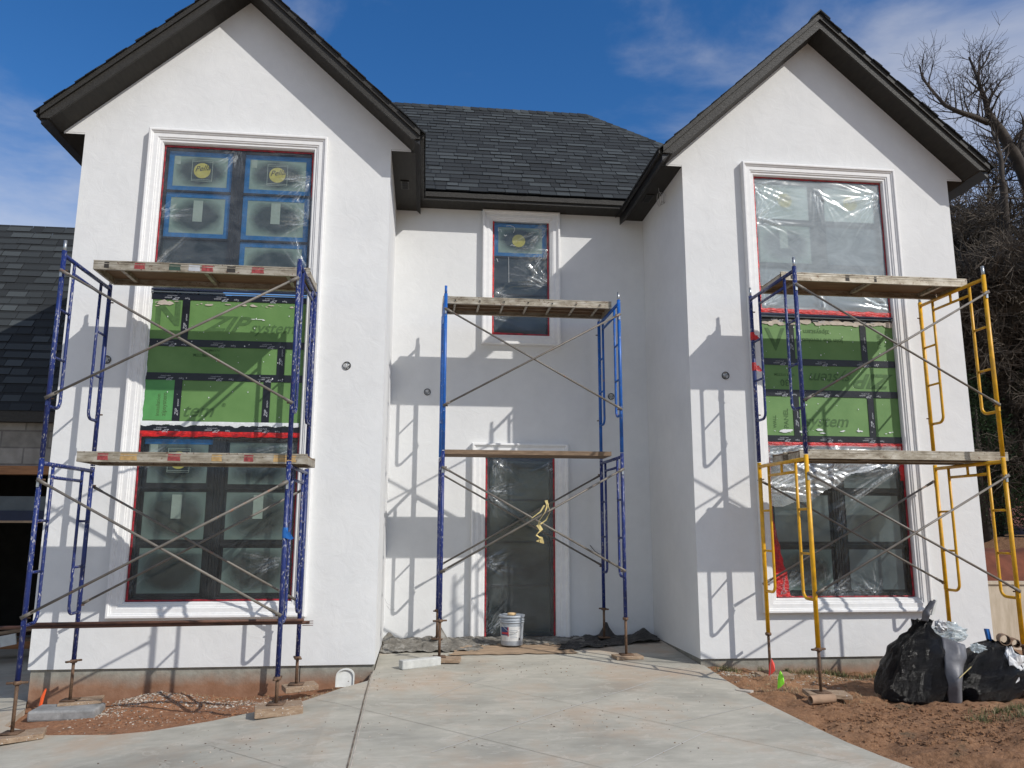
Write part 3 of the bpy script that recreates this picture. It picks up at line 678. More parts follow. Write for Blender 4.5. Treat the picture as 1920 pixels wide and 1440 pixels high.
# sill flashing strips and paint smears around sheathing
sm = MB()
for (x0, x1, zt_) in ((-3.27, -1.43, 4.262), (4.2, 6.02, 4.205)):
    sm.tube([(x0, Y1 - .01, zt_), (x1, Y1 - .01, zt_ - .004)], .011, 'navy_board', 6); sm.tube([(x0, Y1 - .008, zt_ - .03), (x1, Y1 - .008, zt_ - .034)], .008, 'blue_gray_board', 6); sm.build('sill_flashing', house); sm = MB()
pm = MB()
def smear(mb, x0, x1, z, w, seed, y, side=0):
    ragged(mb, (x0, z), (x1, z), (0, -1), w, w, y, 'scratch_white', seed, .38, .003, .012)
smear(pm, -3.24, -1.47, 2.70, .045, 5, Y1 + .008)
ragged(pm, (-3.24, 2.68), (-3.24, 4.14), (1, 0), .014, .016, Y1 + .008, 'scratch_white', 4, .5, .003, .012)
def blotches(mb, x0, x1, z, dz, n, smax, seed, mat='scratch_white'):
    rr = random.Random(seed)
    for k in range(n):
        x = rr.uniform(x0, x1); zz = z + rr.gauss(0, dz); a = smax * rr.uniform(.2, 1) ** 1.6; b = a * rr.uniform(.12, .5); m_ = 9
        mb.quad([(x + a * math.cos(2 * PI * i / m_) * rr.uniform(.65, 1.2), Y1 + .0078 - .00002 * k, zz + b * math.sin(2 * PI * i / m_) * rr.uniform(.5, 1.3)) for i in range(m_)], mat)
blotches(pm, 4.75, 5.98, 4.11, .012, 34, .10, 2, 'chip_white'); blotches(pm, 4.24, 4.75, 4.09, .014, 16, .09, 3, 'chip_white'); blotches(pm, -3.2, -2.95, 4.10, .02, 12, .06, 5, 'chip_white'); blotches(pm, -2.75, -1.5, 4.10, .008, 22, .05, 6, 'chip_white'); blotches(pm, 4.3, 5.95, 2.71, .008, 30, .06, 7); blotches(pm, -2.2, -1.6, 3.93, .01, 4, .05, 8)
rr = random.Random(8)
for k in range(110):
    x = rr.choice([rr.uniform(-3.2, -1.5), rr.uniform(4.25, 5.98)]); z = rr.uniform(2.72, 4.12); s_ = rr.uniform(.002, .008)
    pm.quad([(x + s_ * math.cos(a) * rr.uniform(.6, 1.3), Y1 + .0075, z + s_ * 1.4 * math.sin(a) * rr.uniform(.6, 1.3)) for a in (0, 1.05, 2.1, 3.14, 4.2, 5.2)], 'scratch_white')
pm.build('paint_smear', house)['kind'] = 'stuff'
# interior darkness behind everything is closed by the panes; electrical boxes
def ebox(x, z, y):
    o = MB(); n = 20; r = .048
    o.lathe((0, 0, 0), [(r, 0), (r, .014), (r * .84, .014), (r * .84, -.05), (0.001, -.05)], 'print_black', n, False)
    rr = random.Random(int(x * 100))
    for k in range(4):
        a = rr.uniform(0, 6); b = a + rr.uniform(1.6, 3)
        o.tube([(r * .7 * math.cos(a), r * .7 * math.sin(a), .0), (rr.uniform(-.02, .02), rr.uniform(-.02, .02), .022), (r * .7 * math.cos(b), r * .7 * math.sin(b), .004)], .0045, rr.choice(['label_white', 'galvanised']), 5)
    o.v = [(x + p[0], y - p[2], z + p[1]) for p in o.v]
    return o.build('electrical_box', house, True)
for (x, z, y) in ((-3.67, 3.40, Y1), (-.95, 3.40, Y1), (3.72, 3.39, Y1), (.01, 3.42, Y3), (2.71, 3.41, Y3)): ebox(x, z, y)

# ---------- roofs
def shingles(mb, O, U, V, rows, ex, urange, seed, tw=(.13, .34)):
    rr = random.Random(seed); O, U, V = Vector(O), Vector(U).normalized(), Vector(V).normalized(); Nn = U.cross(V)
    for r in range(rows):
        u0, u1 = urange(r); u = u0 + rr.uniform(-.1, 0)
        while u < u1:
            wd = rr.uniform(*tw); a = max(u, u0) + .004; b = min(u + wd, u1) - .004; u += wd
            if b - a < .01: continue
            th = rr.choice([.006, .006, .013]); sh = rr.betavariate(2, 2.6) if th < .01 else rr.uniform(.35, 1)
            v0 = r * ex + rr.uniform(-.003, .003); v1 = (r + 1) * ex + .012; of = .006
            q = [O + U * a + V * v0, O + U * b + V * v0, O + U * b + V * v1, O + U * a + V * v1]
            vm = v0 + (v1 - v0) * (.66 if th < .01 else .70)
            A_, B_, C_, D_ = O + U * a + V * vm, O + U * b + V * vm, None, None
            t0 = q[0] + Nn * (of + th); t1 = q[1] + Nn * (of + th); mA = A_ + Nn * (.006 + .35 * th); mB = B_ + Nn * (.006 + .35 * th); t2 = q[2] + Nn * .0055; t3 = q[3] + Nn * .0055
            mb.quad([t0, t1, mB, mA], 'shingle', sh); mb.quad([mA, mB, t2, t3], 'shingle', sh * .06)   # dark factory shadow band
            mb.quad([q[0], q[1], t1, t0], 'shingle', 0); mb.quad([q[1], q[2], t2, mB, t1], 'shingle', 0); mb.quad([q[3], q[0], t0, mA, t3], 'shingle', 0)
EYF = 10.835
def gable_roof(x0, x1, yb, seed):
    """rake boards, soffits and shingled slopes of one wing"""
    xc = (x0 + x1) / 2; e0, e1 = x0 - SO, x1 + SO; yf = Y1 - OV
    rf = MB(); zu = lambda x: APEX - SL * abs(x - xc); T = .20
    for sgn, e in ((-1, e0), (1, e1)):
        # deck slab
        a = [(xc, yf, APEX + .03), (e, yf, zu(e) + .03), (e, yb, zu(e) + .03), (xc, yb, APEX + .03)]
        b = [(p[0], p[1], p[2] + T - .03) for p in a]
        rf.hexa((a + b) if sgn > 0 else (a[::-1] + b[::-1]), 'black_metal')
    roof = rf.build('roof', house)
    ff = MB()
    zl = ZE - .012
    for sgn, e in ((-1, e0), (1, e1)):
        ye = EYF if (sgn > 0) == (x0 < 0) else yb
        def rake(y0, y1, lo, hi, e_, clip):
            # sloping board between vertical offsets lo..hi above the underside line, clipped level at its foot
            xk = xc + sgn * (APEX + lo - clip) / SL
            if abs(xk - xc) > abs(e_ - xc): xk = e_
            P = [(xc, APEX + lo), (xk, max(clip, APEX + lo - SL * abs(xk - xc))), (e_, clip if abs(xk - e_) > 1e-6 else APEX + lo - SL * abs(e_ - xc)), (e_, APEX + hi - SL * abs(e_ - xc)), (xc, APEX + hi)]
            f0 = [(x, y0, z) for x, z in P]; f1 = [(x, y1, z) for x, z in P]
            ff.quad(f0 if sgn < 0 else f0[::-1], 'bronze_paint'); ff.quad(f1[::-1] if sgn < 0 else f1, 'bronze_paint')
            for k in range(5):
                k2 = (k + 1) % 5
                if (Vector(f0[k]) - Vector(f0[k2])).length < 1e-5: continue
                ff.quad([f0[k], f0[k2], f1[k2], f1[k]], 'bronze_paint')
        rake(yf - .03, yf, .0, .13, e, zl)
        rake(yf - .055, yf - .03, .125, .20, e, zl)
        # side fascia along the eave
        xs_ = sorted((e, e + sgn * .028))
        zb2 = (ZRS - .004) if ye == EYF else zl; a, b = xs_; zt2 = zu(e) + .19; ff.hexa([(a, yf + .001, zl), (b, yf + .001, zl), (b, ye, zb2), (a, ye, zb2), (a, yf + .001, zt2), (b, yf + .001, zt2), (b, ye, zt2), (a, ye, zt2)], 'bronze_paint')
        xs_ = sorted((e + sgn * .028, e + sgn * .05))
        ff.box((xs_[0], yf - .02, zu(e) + .11), (xs_[1], ye, zu(e) + .195), 'bronze_paint')
    ff.build('fascia', roof)
    sf = MB()
    for sgn, e, wx in ((-1, e0, x0), (1, e1, x1)):
        xk = xc + sgn * (APEX - zl) / SL
        a = [(xc, yf, APEX), (xk, yf, zl), (xk, Y1, zl), (xc, Y1, APEX)]
        sf.quad(a if sgn < 0 else a[::-1], 'bronze_soffit')
        a = [(wx, Y1 + .005, ZE - .02), (e, Y1 + .005, ZE - .02), (e, yb, ZE - .02), (wx, yb, ZE - .02)]
        sf.quad(a, 'bronze_soffit')
        a = [(xk, yf, zl), (e, yf, zl), (e, Y1 + .005, zl), (xk, Y1 + .005, zl)]
        sf.quad(a, 'bronze_soffit')
        # paint line bead at wall
    sf.build('soffit', roof)
    sh = MB(); ln = (abs(e1 - xc) + .06) * math.sqrt(1 + SL * SL); ex = .143; rows = int(ln / ex)
    for sgn, e in ((-1, e0 - .06), (1, e1 + .06)):
        O = (e, yf - .075, APEX + T - SL * abs(e - xc)); V = (-sgn, 0, SL)
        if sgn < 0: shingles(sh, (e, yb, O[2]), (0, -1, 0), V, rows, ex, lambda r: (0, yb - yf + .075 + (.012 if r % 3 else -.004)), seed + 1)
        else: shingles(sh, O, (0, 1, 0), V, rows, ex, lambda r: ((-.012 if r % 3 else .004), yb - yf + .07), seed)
    # ridge caps
    y = yf - .085; k = 0
    while y < yb:
        for sgn in (-1, 1):
            a = [(xc, y, APEX + T + .035 + .012), (xc + sgn * .13, y, APEX + T + .035 + .012 - SL * .13), (xc + sgn * .13, y + .2, APEX + T + .03 - SL * .13), (xc, y + .2, APEX + T + .03)]
            b = [(p[0], p[1], p[2] - .02) for p in a]
            sh.hexa(b + a if sgn > 0 else b[::-1] + a[::-1], 'shingle', random.random())
        y += .17
    sh.build('shingles', roof)
    return roof
rL = gable_roof(LX0, LX1, 13.2, 50); rR = gable_roof(RX0, RX1, 13.2, 90)
# main roof plane between the wings
EY, EZ = 10.80, 6.365; RY = 13.85; RZ = EZ + (RY - EY)
mr = MB(); mr.hexa([(-.2, EY, EZ - .03), (3.0, EY, EZ - .03), (9, RY, RZ - .03 - 0), (-3, RY, RZ - .03), (-.2, EY, EZ - .004), (3.0, EY, EZ - .004), (9, RY, RZ - .004), (-3, RY, RZ - .004)], 'black_metal')
mr = MB()
HX = 2.95      # ridge end / hip start
def deck(z_):
    return [(-.15, EY, EZ + z_), (2.92, EY, EZ + z_), (HX + (RY - EY) + 0, EY, EZ + z_), (HX, RY, RZ + z_), (-2.6, RY, RZ + z_), (-2.6, EY + 2.2, EZ + 2.2 + z_)]
D0 = deck(-.03); D1 = deck(-.004)
# keep the deck out of the open recess to the right of the wing eave: only from the wing line inwards
lowx = 3.0
top = [(-.12, EY, EZ), (lowx, EY, EZ), (lowx + .25, EY + .25, EZ + .25), (HX + 2.6, RY - 2.6, RZ - 2.6), (HX, RY, RZ), (-2.6, RY, RZ), (-2.6, EY + 2.0, EZ + 2.0), (-.12, EY + .1, EZ + .1)]
top = [(-.12, EY, EZ), (lowx, EY, EZ), (lowx, RY - 2.9, RZ - 2.9), (HX + 2.6, RY - 2.6, RZ - 2.6), (HX, RY, RZ), (-2.6, RY, RZ), (-2.6, 11.6, EZ + .8), (-.12, 11.3, EZ + .5)]
mr.quad([(x, y, z - .004) for x, y, z in top], 'black_metal')
mr.quad([(HX, RY, RZ - .004), (HX + 2.6, RY - 2.6, RZ - 2.604), (HX + 2.6, RY + 2.6, RZ - 2.604)], 'black_metal')
mr.quad([(-2.6, RY, RZ - .004), (HX, RY, RZ - .004), (HX + 2.6, RY + 2.6, RZ - 2.604), (-5.2, RY + 2.6, RZ - 2.604)], 'black_metal')
mroof = mr.build('roof', house)
mroof['label'] = 'charcoal shingled main roof between the two gabled wings'
s2 = MB(); ex = .168; rows = int((RY - EY) * math.sqrt(2) / ex) + 1
def ur(r):
    y = EY + r * ex / math.sqrt(2); d = y - EY
    lo = -.20 - d * 1.12; hi = min(HX + (RY - y), 2.98 + d * 1.15)
    return (lo, hi)
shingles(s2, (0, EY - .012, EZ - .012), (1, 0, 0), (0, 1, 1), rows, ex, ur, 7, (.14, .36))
# ridge + hip caps
x = -2.0
while x < HX:
    for sg in (-1, 1):
        a = [(x, RY, RZ + .04), (x + .2, RY, RZ + .028), (x + .2, RY + sg * .12, RZ + .028 - .12), (x, RY + sg * .12, RZ + .04 - .12)]; b = [(p[0], p[1], p[2] - .02) for p in a]
        s2.hexa(b[::-1] + a[::-1] if sg < 0 else b + a, 'shingle', random.random())
    x += .16
t_ = 0
while t_ < 2.4:
    p = Vector((HX + t_, RY - t_, RZ - t_ + .035)); q = Vector((HX + t_ + .13, RY - t_ - .13, RZ - t_ - .13 + .05)); wv = Vector((-.1, -.02, -.075)); wr_ = Vector((.03, .1, -.075))
    for ww in (wv, wr_):
        a = [p, q, q + ww, p + ww]; b = [v - Vector((0, 0, .02)) for v in a]
        s2.hexa(b + a, 'shingle', random.random())
    t_ += .105
s2.build('shingles', mroof)
fa = MB()
fa.box((LX1 + SO - .0, EY + .035, ZRS - .004), (RX0 - SO, EY + .065, EZ - .045), 'bronze_paint')
fa.box((LX1 + SO, EY + .008, EZ - .105), (RX0 - SO, EY + .035, EZ - .03), 'bronze_paint')
fa.build('fascia', mroof)
sf = MB(); sf.quad([(LX1 - .0, Y3, ZRS), (RX0, Y3, ZRS), (RX0 - SO + .01, EY + .06, ZRS), (LX1 + SO - .01, EY + .06, ZRS)], 'bronze_soffit')
sf.quad([(LX1, Y1 + .01, ZE - .022), (LX1 + SO, Y1 + .01, ZE - .022), (LX1 + SO, EY + .06, ZRS - .002), (LX1, Y3, ZRS - .002)], 'bronze_soffit')
sf.quad([(RX0 - SO, Y1 + .01, ZE - .022), (RX0, Y1 + .01, ZE - .022), (RX0, Y3, ZRS - .002), (RX0 - SO, EY + .06, ZRS - .002)], 'bronze_soffit')
sf.build('soffit', mroof)
def vent(x, y):
    v = MB(); v.box((x - .055, y - .13, ZE - .036), (x + .055, y + .13, ZE - .024), 'bronze_paint')
    for k in (-1, 0, 1): v.box((x - .038, y + k * .082 - .034, ZE - .038), (x + .038, y + k * .082 + .034, ZE - .0365), 'vent_dark')
    return v.build('soffit_vent', house)
vent(-.36, 10.25); vent(3.10, 10.3)

# ------------------------------------------------------------------ GARAGE
GY, GZ, GS = 11.6, 3.16, 1.5
gar = tag(empty('garage', (-7, GY, 0)), 'lower garage with charcoal shingle roof, grey block wall and dark open bay', 'garage')
g = MB(); rise = 13.78 - GY
g.hexa([(-12, GY - .15, GZ - .1), (LX0 + .02, GY - .15, GZ - .1), (LX0 + .02, GY + rise, GZ + rise * GS - .1), (-12, GY + rise, GZ + rise * GS - .1),
        (-12, GY - .15, GZ - .04), (LX0 + .02, GY - .15, GZ - .04), (LX0 + .02, GY + rise, GZ + rise * GS - .02), (-12, GY + rise, GZ + rise * GS - .02)], 'black_metal')
g.hexa([(-12, GY + rise, GZ + rise * GS - .1), (LX0 + .02, GY + rise, GZ + rise * GS - .1), (LX0 + .02, GY + 2 * rise, GZ), (-12, GY + 2 * rise, GZ), (-12, GY + rise, GZ + rise * GS - .02), (LX0 + .02, GY + rise, GZ + rise * GS - .02), (LX0 + .02, GY + 2 * rise, GZ + .06), (-12, GY + 2 * rise, GZ + .06)], 'black_metal')
gr = g.build('roof', gar)
s3 = MB(); gl = (rise + .17) * math.sqrt(1 + GS * GS)
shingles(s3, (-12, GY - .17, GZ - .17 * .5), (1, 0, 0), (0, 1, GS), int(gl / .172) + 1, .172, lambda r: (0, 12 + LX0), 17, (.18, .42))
x = -12
while x < LX0 - .05:
    a = [(x, GY + rise - .11, GZ + rise * GS - .11), (x + .25, GY + rise - .11, GZ + rise * GS - .12), (x + .25, GY + rise, GZ + rise * GS + .03), (x, GY + rise, GZ + rise * GS + .042)]
    s3.hexa([(p[0], p[1] + .015, p[2] - .02) for p in a] + a, 'shingle', random.random()); x += .2
s3.build('shingles', gr)
g = MB(); g.box((-12, GY - .17, GZ - .23), (LX0, GY - .14, GZ - .085), 'bronze_paint'); g.box((-12, GY - .14, GZ - .23), (LX0, GY + .05, GZ - .22), 'bronze_soffit'); g.build('fascia', gr)
g = MB(); g.box((-12, GY, 2.33), (LX0, GY + .25, GZ - .2), 'stone_veneer'); g.box((-12, GY, -.5), (-8.6, GY + .25, 2.33), 'stone_veneer')
g.box((-12, GY + .25, -.5), (-11.8, GY + 6, 3), 'stone_veneer'); g.build('wall', gar)
g = MB(); g.box((-8.6, GY - .02, 2.215), (LX0, GY + .2, 2.33), 'beam_wood'); g.build('door_header', gar)
g = MB(); g.box((-8.6, GY + .3, 1.72), (LX0, GY + .36, 1.92), 'blue_gray_board'); g.box((-8.6, GY + .28, 1.58), (LX0, GY + .34, 1.72), 'navy_board'); g.box((-8.6, GY + .28, 1.55), (LX0, GY + .33, 1.58), 'kraft_paper'); g.build('folded_door', gar)
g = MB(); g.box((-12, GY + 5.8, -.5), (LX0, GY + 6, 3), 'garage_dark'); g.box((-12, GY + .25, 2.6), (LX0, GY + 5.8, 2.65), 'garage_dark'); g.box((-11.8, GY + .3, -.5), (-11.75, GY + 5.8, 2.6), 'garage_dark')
g.build('interior', gar)
# lumber and rubble inside the bay
for k, (lab, x, y, z, lx, ly, lz, rot, mat) in enumerate((('long pale board leaning low in the dark garage bay, upper of two', -5.9, 11.75, .05, 1.1, .07, .02, .12, 'weathered_wood'), ('long pale board low in the dark garage bay, lower of two', -6.0, 11.9, -.06, 1.2, .07, .02, .05, 'weathered_wood'), ('dark timber on the garage floor behind the boards', -6.0, 12.2, -.14, 1.3, .06, .05, 0, 'beam_wood'))):
    b = MB(); d = Vector((math.cos(rot), 0, math.sin(rot))); b.obox((x, y, z), d * lx, (0, ly, 0), Vector((-d.z, 0, d.x)) * lz, mat); tag(b.build('board', None), lab, 'board', 'boards inside the garage bay')
b = MB(); b.obox((-5.50, 11.6, -.0), (.085, .03, .015), (0, .012, 0), (-.012, 0, .07), 'white_plastic'); tag(b.build('white_board', None), 'small whitish board standing at the garage bay floor', 'board')

# ------------------------------------------------------------------ GROUND
RIGHT = [(3.29, 9.24), (3.27, 8.57), (3.27, 7.83), (3.31, 7.48), (3.39, 6.76), (3.44, 6.39), (3.54, 5.99), (3.62, 5.75), (3.95, 5.0), (4.6, 4.0), (5.8, 2.6), (7.5, 1.0), (9, -1), (9.5, -8)]
LEFT = [(-.52, 9.27), (-.55, 8.8), (-.92, 8.35), (-1.15, 8.09), (-1.86, 7.74), (-2.34, 7.61), (-2.67, 7.62), (-3.29, 7.83), (-3.9, 8.33), (-4.02, 8.98), (-4.16, 9.33)]
def soil(x, y):
    z = zs(min(x, 3.3), y) - .075
    if x > 3.2:
        z = zs(3.3, y) - .045
        k = max(0, min(1, (x - 3.3) / 2.4)); f = max(0, min(1, (y - 7.2) / 1.6))
        z -= .11 * k * f
        m_ = max(0, min(1, (x - 3.5) / 1.2)) * max(0, min(1, (7.5 - y) / 1.2)); z += .10 * m_
        m_ = max(0, min(1, (x - 4.6) / 1.2)) * max(0, min(1, (7.3 - y) / 1.0)) * max(0, min(1, (x) / 4)); z += .20 * m_
        z += (.055 * noise.noise((x * 1.7, y * 2.2, 1)) + .040 * noise.noise((x * 5, y * 6, 4)) + .024 * abs(noise.noise((x * 12, y * 12, 2))) + .012 * noise.noise((x * 24, y * 24, 2))) * min(1, (x - 3.2) / .35)
    elif x < -.5 and 7.5 < y < 9.6:
        zf = float(np.interp(x, [-4.3, -4.1, -2.2, -1.3, -.6, -.45], [-.40, -.39, -.345, -.29, -.18, -.15])); ye = float(np.interp(x, [-4.2, -3.9, -3.3, -2.4, -1.86, -1.15, -.55], [9.3, 8.3, 7.8, 7.6, 7.74, 8.1, 8.8]))
        f = max(0, min(1, (y - ye) / max(.15, (9.27 - ye)))); z = (zs(x, y) - .045) * (1 - f) ** 1.6 + zf * (1 - (1 - f) ** 1.6)
        d = math.hypot((x + 2.75) / .8, (y - 9.15) / .45); z += .13 * max(0, 1 - d)
        z += .018 * noise.noise((x * 5, y * 5, 1)) + .010 * noise.noise((x * 14, y * 14, 2))
    return z
def inpoly(x, y, P):
    c = False; j = len(P) - 1
    for i in range(len(P)):
        if (P[i][1] > y) != (P[j][1] > y) and x < (P[j][0] - P[i][0]) * (y - P[i][1]) / (P[j][1] - P[i][1]) + P[i][0]: c = not c
        j = i
    return c
SOILR = RIGHT + [(16, -8), (16, 9.24)]
def ground_z(x, y):
    if x > 3.2 and inpoly(x, y, RIGHT + [(40, -8), (40, 9.24)]): return soil(x, y)
    if inpoly(x, y, LEFT): return soil(x, y)
    return zs(x, y)
def grid(name, xs, ys, zf, mat, smooth=True):
    V = [(x, y, zf(x, y)) for y in ys for x in xs]; n = len(xs)
    Fc = [(j * n + i, j * n + i + 1, (j + 1) * n + i + 1, (j + 1) * n + i) for j in range(len(ys) - 1) for i in range(n - 1)]
    me = bpy.data.meshes.new(name); me.from_pydata(V, [], Fc); me.materials.append(MATS[mat]); me.polygons.foreach_set('use_smooth', [smooth] * len(Fc))
    o = bpy.data.objects.new(name, me); COL.objects.link(o); return o
def fr(a, b, s): n = int(round((b - a) / s)); return [a + (b - a) * i / n for i in range(n + 1)]
def far(v, e, s, out):  # coarse steps outward
    return v
xs = [-400, -150, -60, -25, -14] + fr(-9, -4.4, .4) + fr(-4.3, -.4, .035) + fr(-.2, 3.0, .4) + fr(3.15, 7.2, .035) + fr(7.4, 11, .3) + [13, 16, 25, 60, 150, 400]
ys = [-60, -20, -8, -3, 0, 2, 3.4] + fr(4.4, 5.0, .2) + fr(5.2, 9.7, .035) + fr(9.9, 13, .4) + [16, 20, 30, 60, 150, 400, 900]
def gz(x, y):
    if y > 9.7 and x > 3.2:
        z = soil(x, 9.7)
        if x > 7.6:
            z += min(1.55, max(0, (x - 7.6) * .5)) * min(1, max(0, (y - 11.1) / .8)) * (1 if x < 60 else .2)
            if y > 11: z += .1 * noise.noise((x, y, 3))
        return z - .0
    if x < -4.25: return zs(max(x, -9), min(y, 14)) - .05
    return soil(x, max(y, -5))
grd = tag(grid('ground', xs, ys, gz, 'red_soil'), kind='structure')
# concrete slab: grid clipped by polygon with thickness
slabP = [(-.52, 9.27), (-.508, 9.3), (-.508, Y3), (RX0 - .002, Y3), (RX0 - .002, 9.3)] + RIGHT + [(9.5, -9), (-12, -9), (-12, 14.5), (LX0 - .0, 14.5), (-4.17, 9.33)] + LEFT[::-1][1:-1]
def slab_mesh():
    import bmesh
    bm = bmesh.new(); vs_ = [bm.verts.new((x, y, 0)) for x, y in slabP]; bm.faces.new(vs_)
    for a, b, s, e in ((0, 1, -6, 6), (1, 1, -2, 12)):
        k = s
        while k <= e:
            pt = (k, 0, 0) if a == 0 else (0, k, 0); nn = (1, 0, 0) if a == 0 else (0, 1, 0)
            bmesh.ops.bisect_plane(bm, geom=bm.verts[:] + bm.edges[:] + bm.faces[:], plane_co=pt, plane_no=nn); k += .5
    for pt, nn in (((-.8, 0, 0), (1, 0, 0)),): bmesh.ops.bisect_plane(bm, geom=bm.verts[:] + bm.edges[:] + bm.faces[:], plane_co=pt, plane_no=nn)
    ex_ = bmesh.ops.extrude_face_region(bm, geom=bm.faces[:])
    up = [v for v in ex_['geom'] if isinstance(v, bmesh.types.BMVert)]; ups = set(up)
    for v in bm.verts: v.co.z = zs(v.co.x, v.co.y) - (0 if v in ups else .11)
    bmesh.ops.recalc_face_normals(bm, faces=bm.faces[:])
    me = bpy.data.meshes.new('driveway'); bm.to_mesh(me); bm.free(); me.materials.append(MATS['slab_concrete']); o = bpy.data.objects.new('driveway', me); COL.objects.link(o); return o
slab = tag(slab_mesh(), kind='structure')
# control joints and pale scored lines on the slab
simple('joint_dark', (.15, .12, .09), .9, 0, .6, 7)
jt = MB()
def line(mb, a, b, w, mat, h=.0035, n=24, wob=.004):
    a, b = Vector((*a, 0)), Vector((*b, 0)); d = (b - a).normalized(); s = Vector((-d.y, d.x, 0)) * w / 2; pr = None
    for i in range(n + 1):
        p = a.lerp(b, i / n) + Vector((-d.y, d.x, 0)) * wob * noise.noise((i * .7, a.x, a.y)); z = zs(p.x, p.y) + h
        c = [(p.x + s.x, p.y + s.y, z), (p.x - s.x, p.y - s.y, z)]
        if pr: mb.quad([pr[0], pr[1], c[1], c[0]], mat)
        pr = c
line(jt, (-.54, 9.2), (-.53, 7.89), .014, 'joint_dark'); line(jt, (-.53, 7.89), (-.47, 3), .014, 'joint_dark')
line(jt, (-.515, 9.2), (-.505, 7.89), .008, 'chip_white', .004); line(jt, (-.505, 7.89), (-.445, 3), .008, 'chip_white', .004)
line(jt, (-1.66, 6.95), (-.6, 5.85), .003, 'joint_dark'); line(jt, (-1.0, 8.12), (1.9, 5.45), .0036, 'joint_dark'); line(jt, (.4, 8.75), (3.2, 5.9), .003, 'joint_dark')
jt.build('control_joint', slab)
j2 = MB(); line(j2, (-.1, 6.25), (2.95, 8.97), .012, 'slab_pale', wob=.006) if False else None
simple('slab_pale', (.52, .50, .46), .9, 0, .12, 20)
j2 = MB(); line(j2, (.1, 6.43), (2.75, 8.8), .011, 'slab_pale', wob=.006); line(j2, (1.56, 5.98), (2.5, 6.85), .010, 'slab_pale'); line(j2, (.1, 8.0), (.75, 8.95), .009, 'slab_pale'); line(j2, (2.2, 7.0), (3.3, 7.6), .008, 'slab_pale')
j2.build('chalk_line', slab)

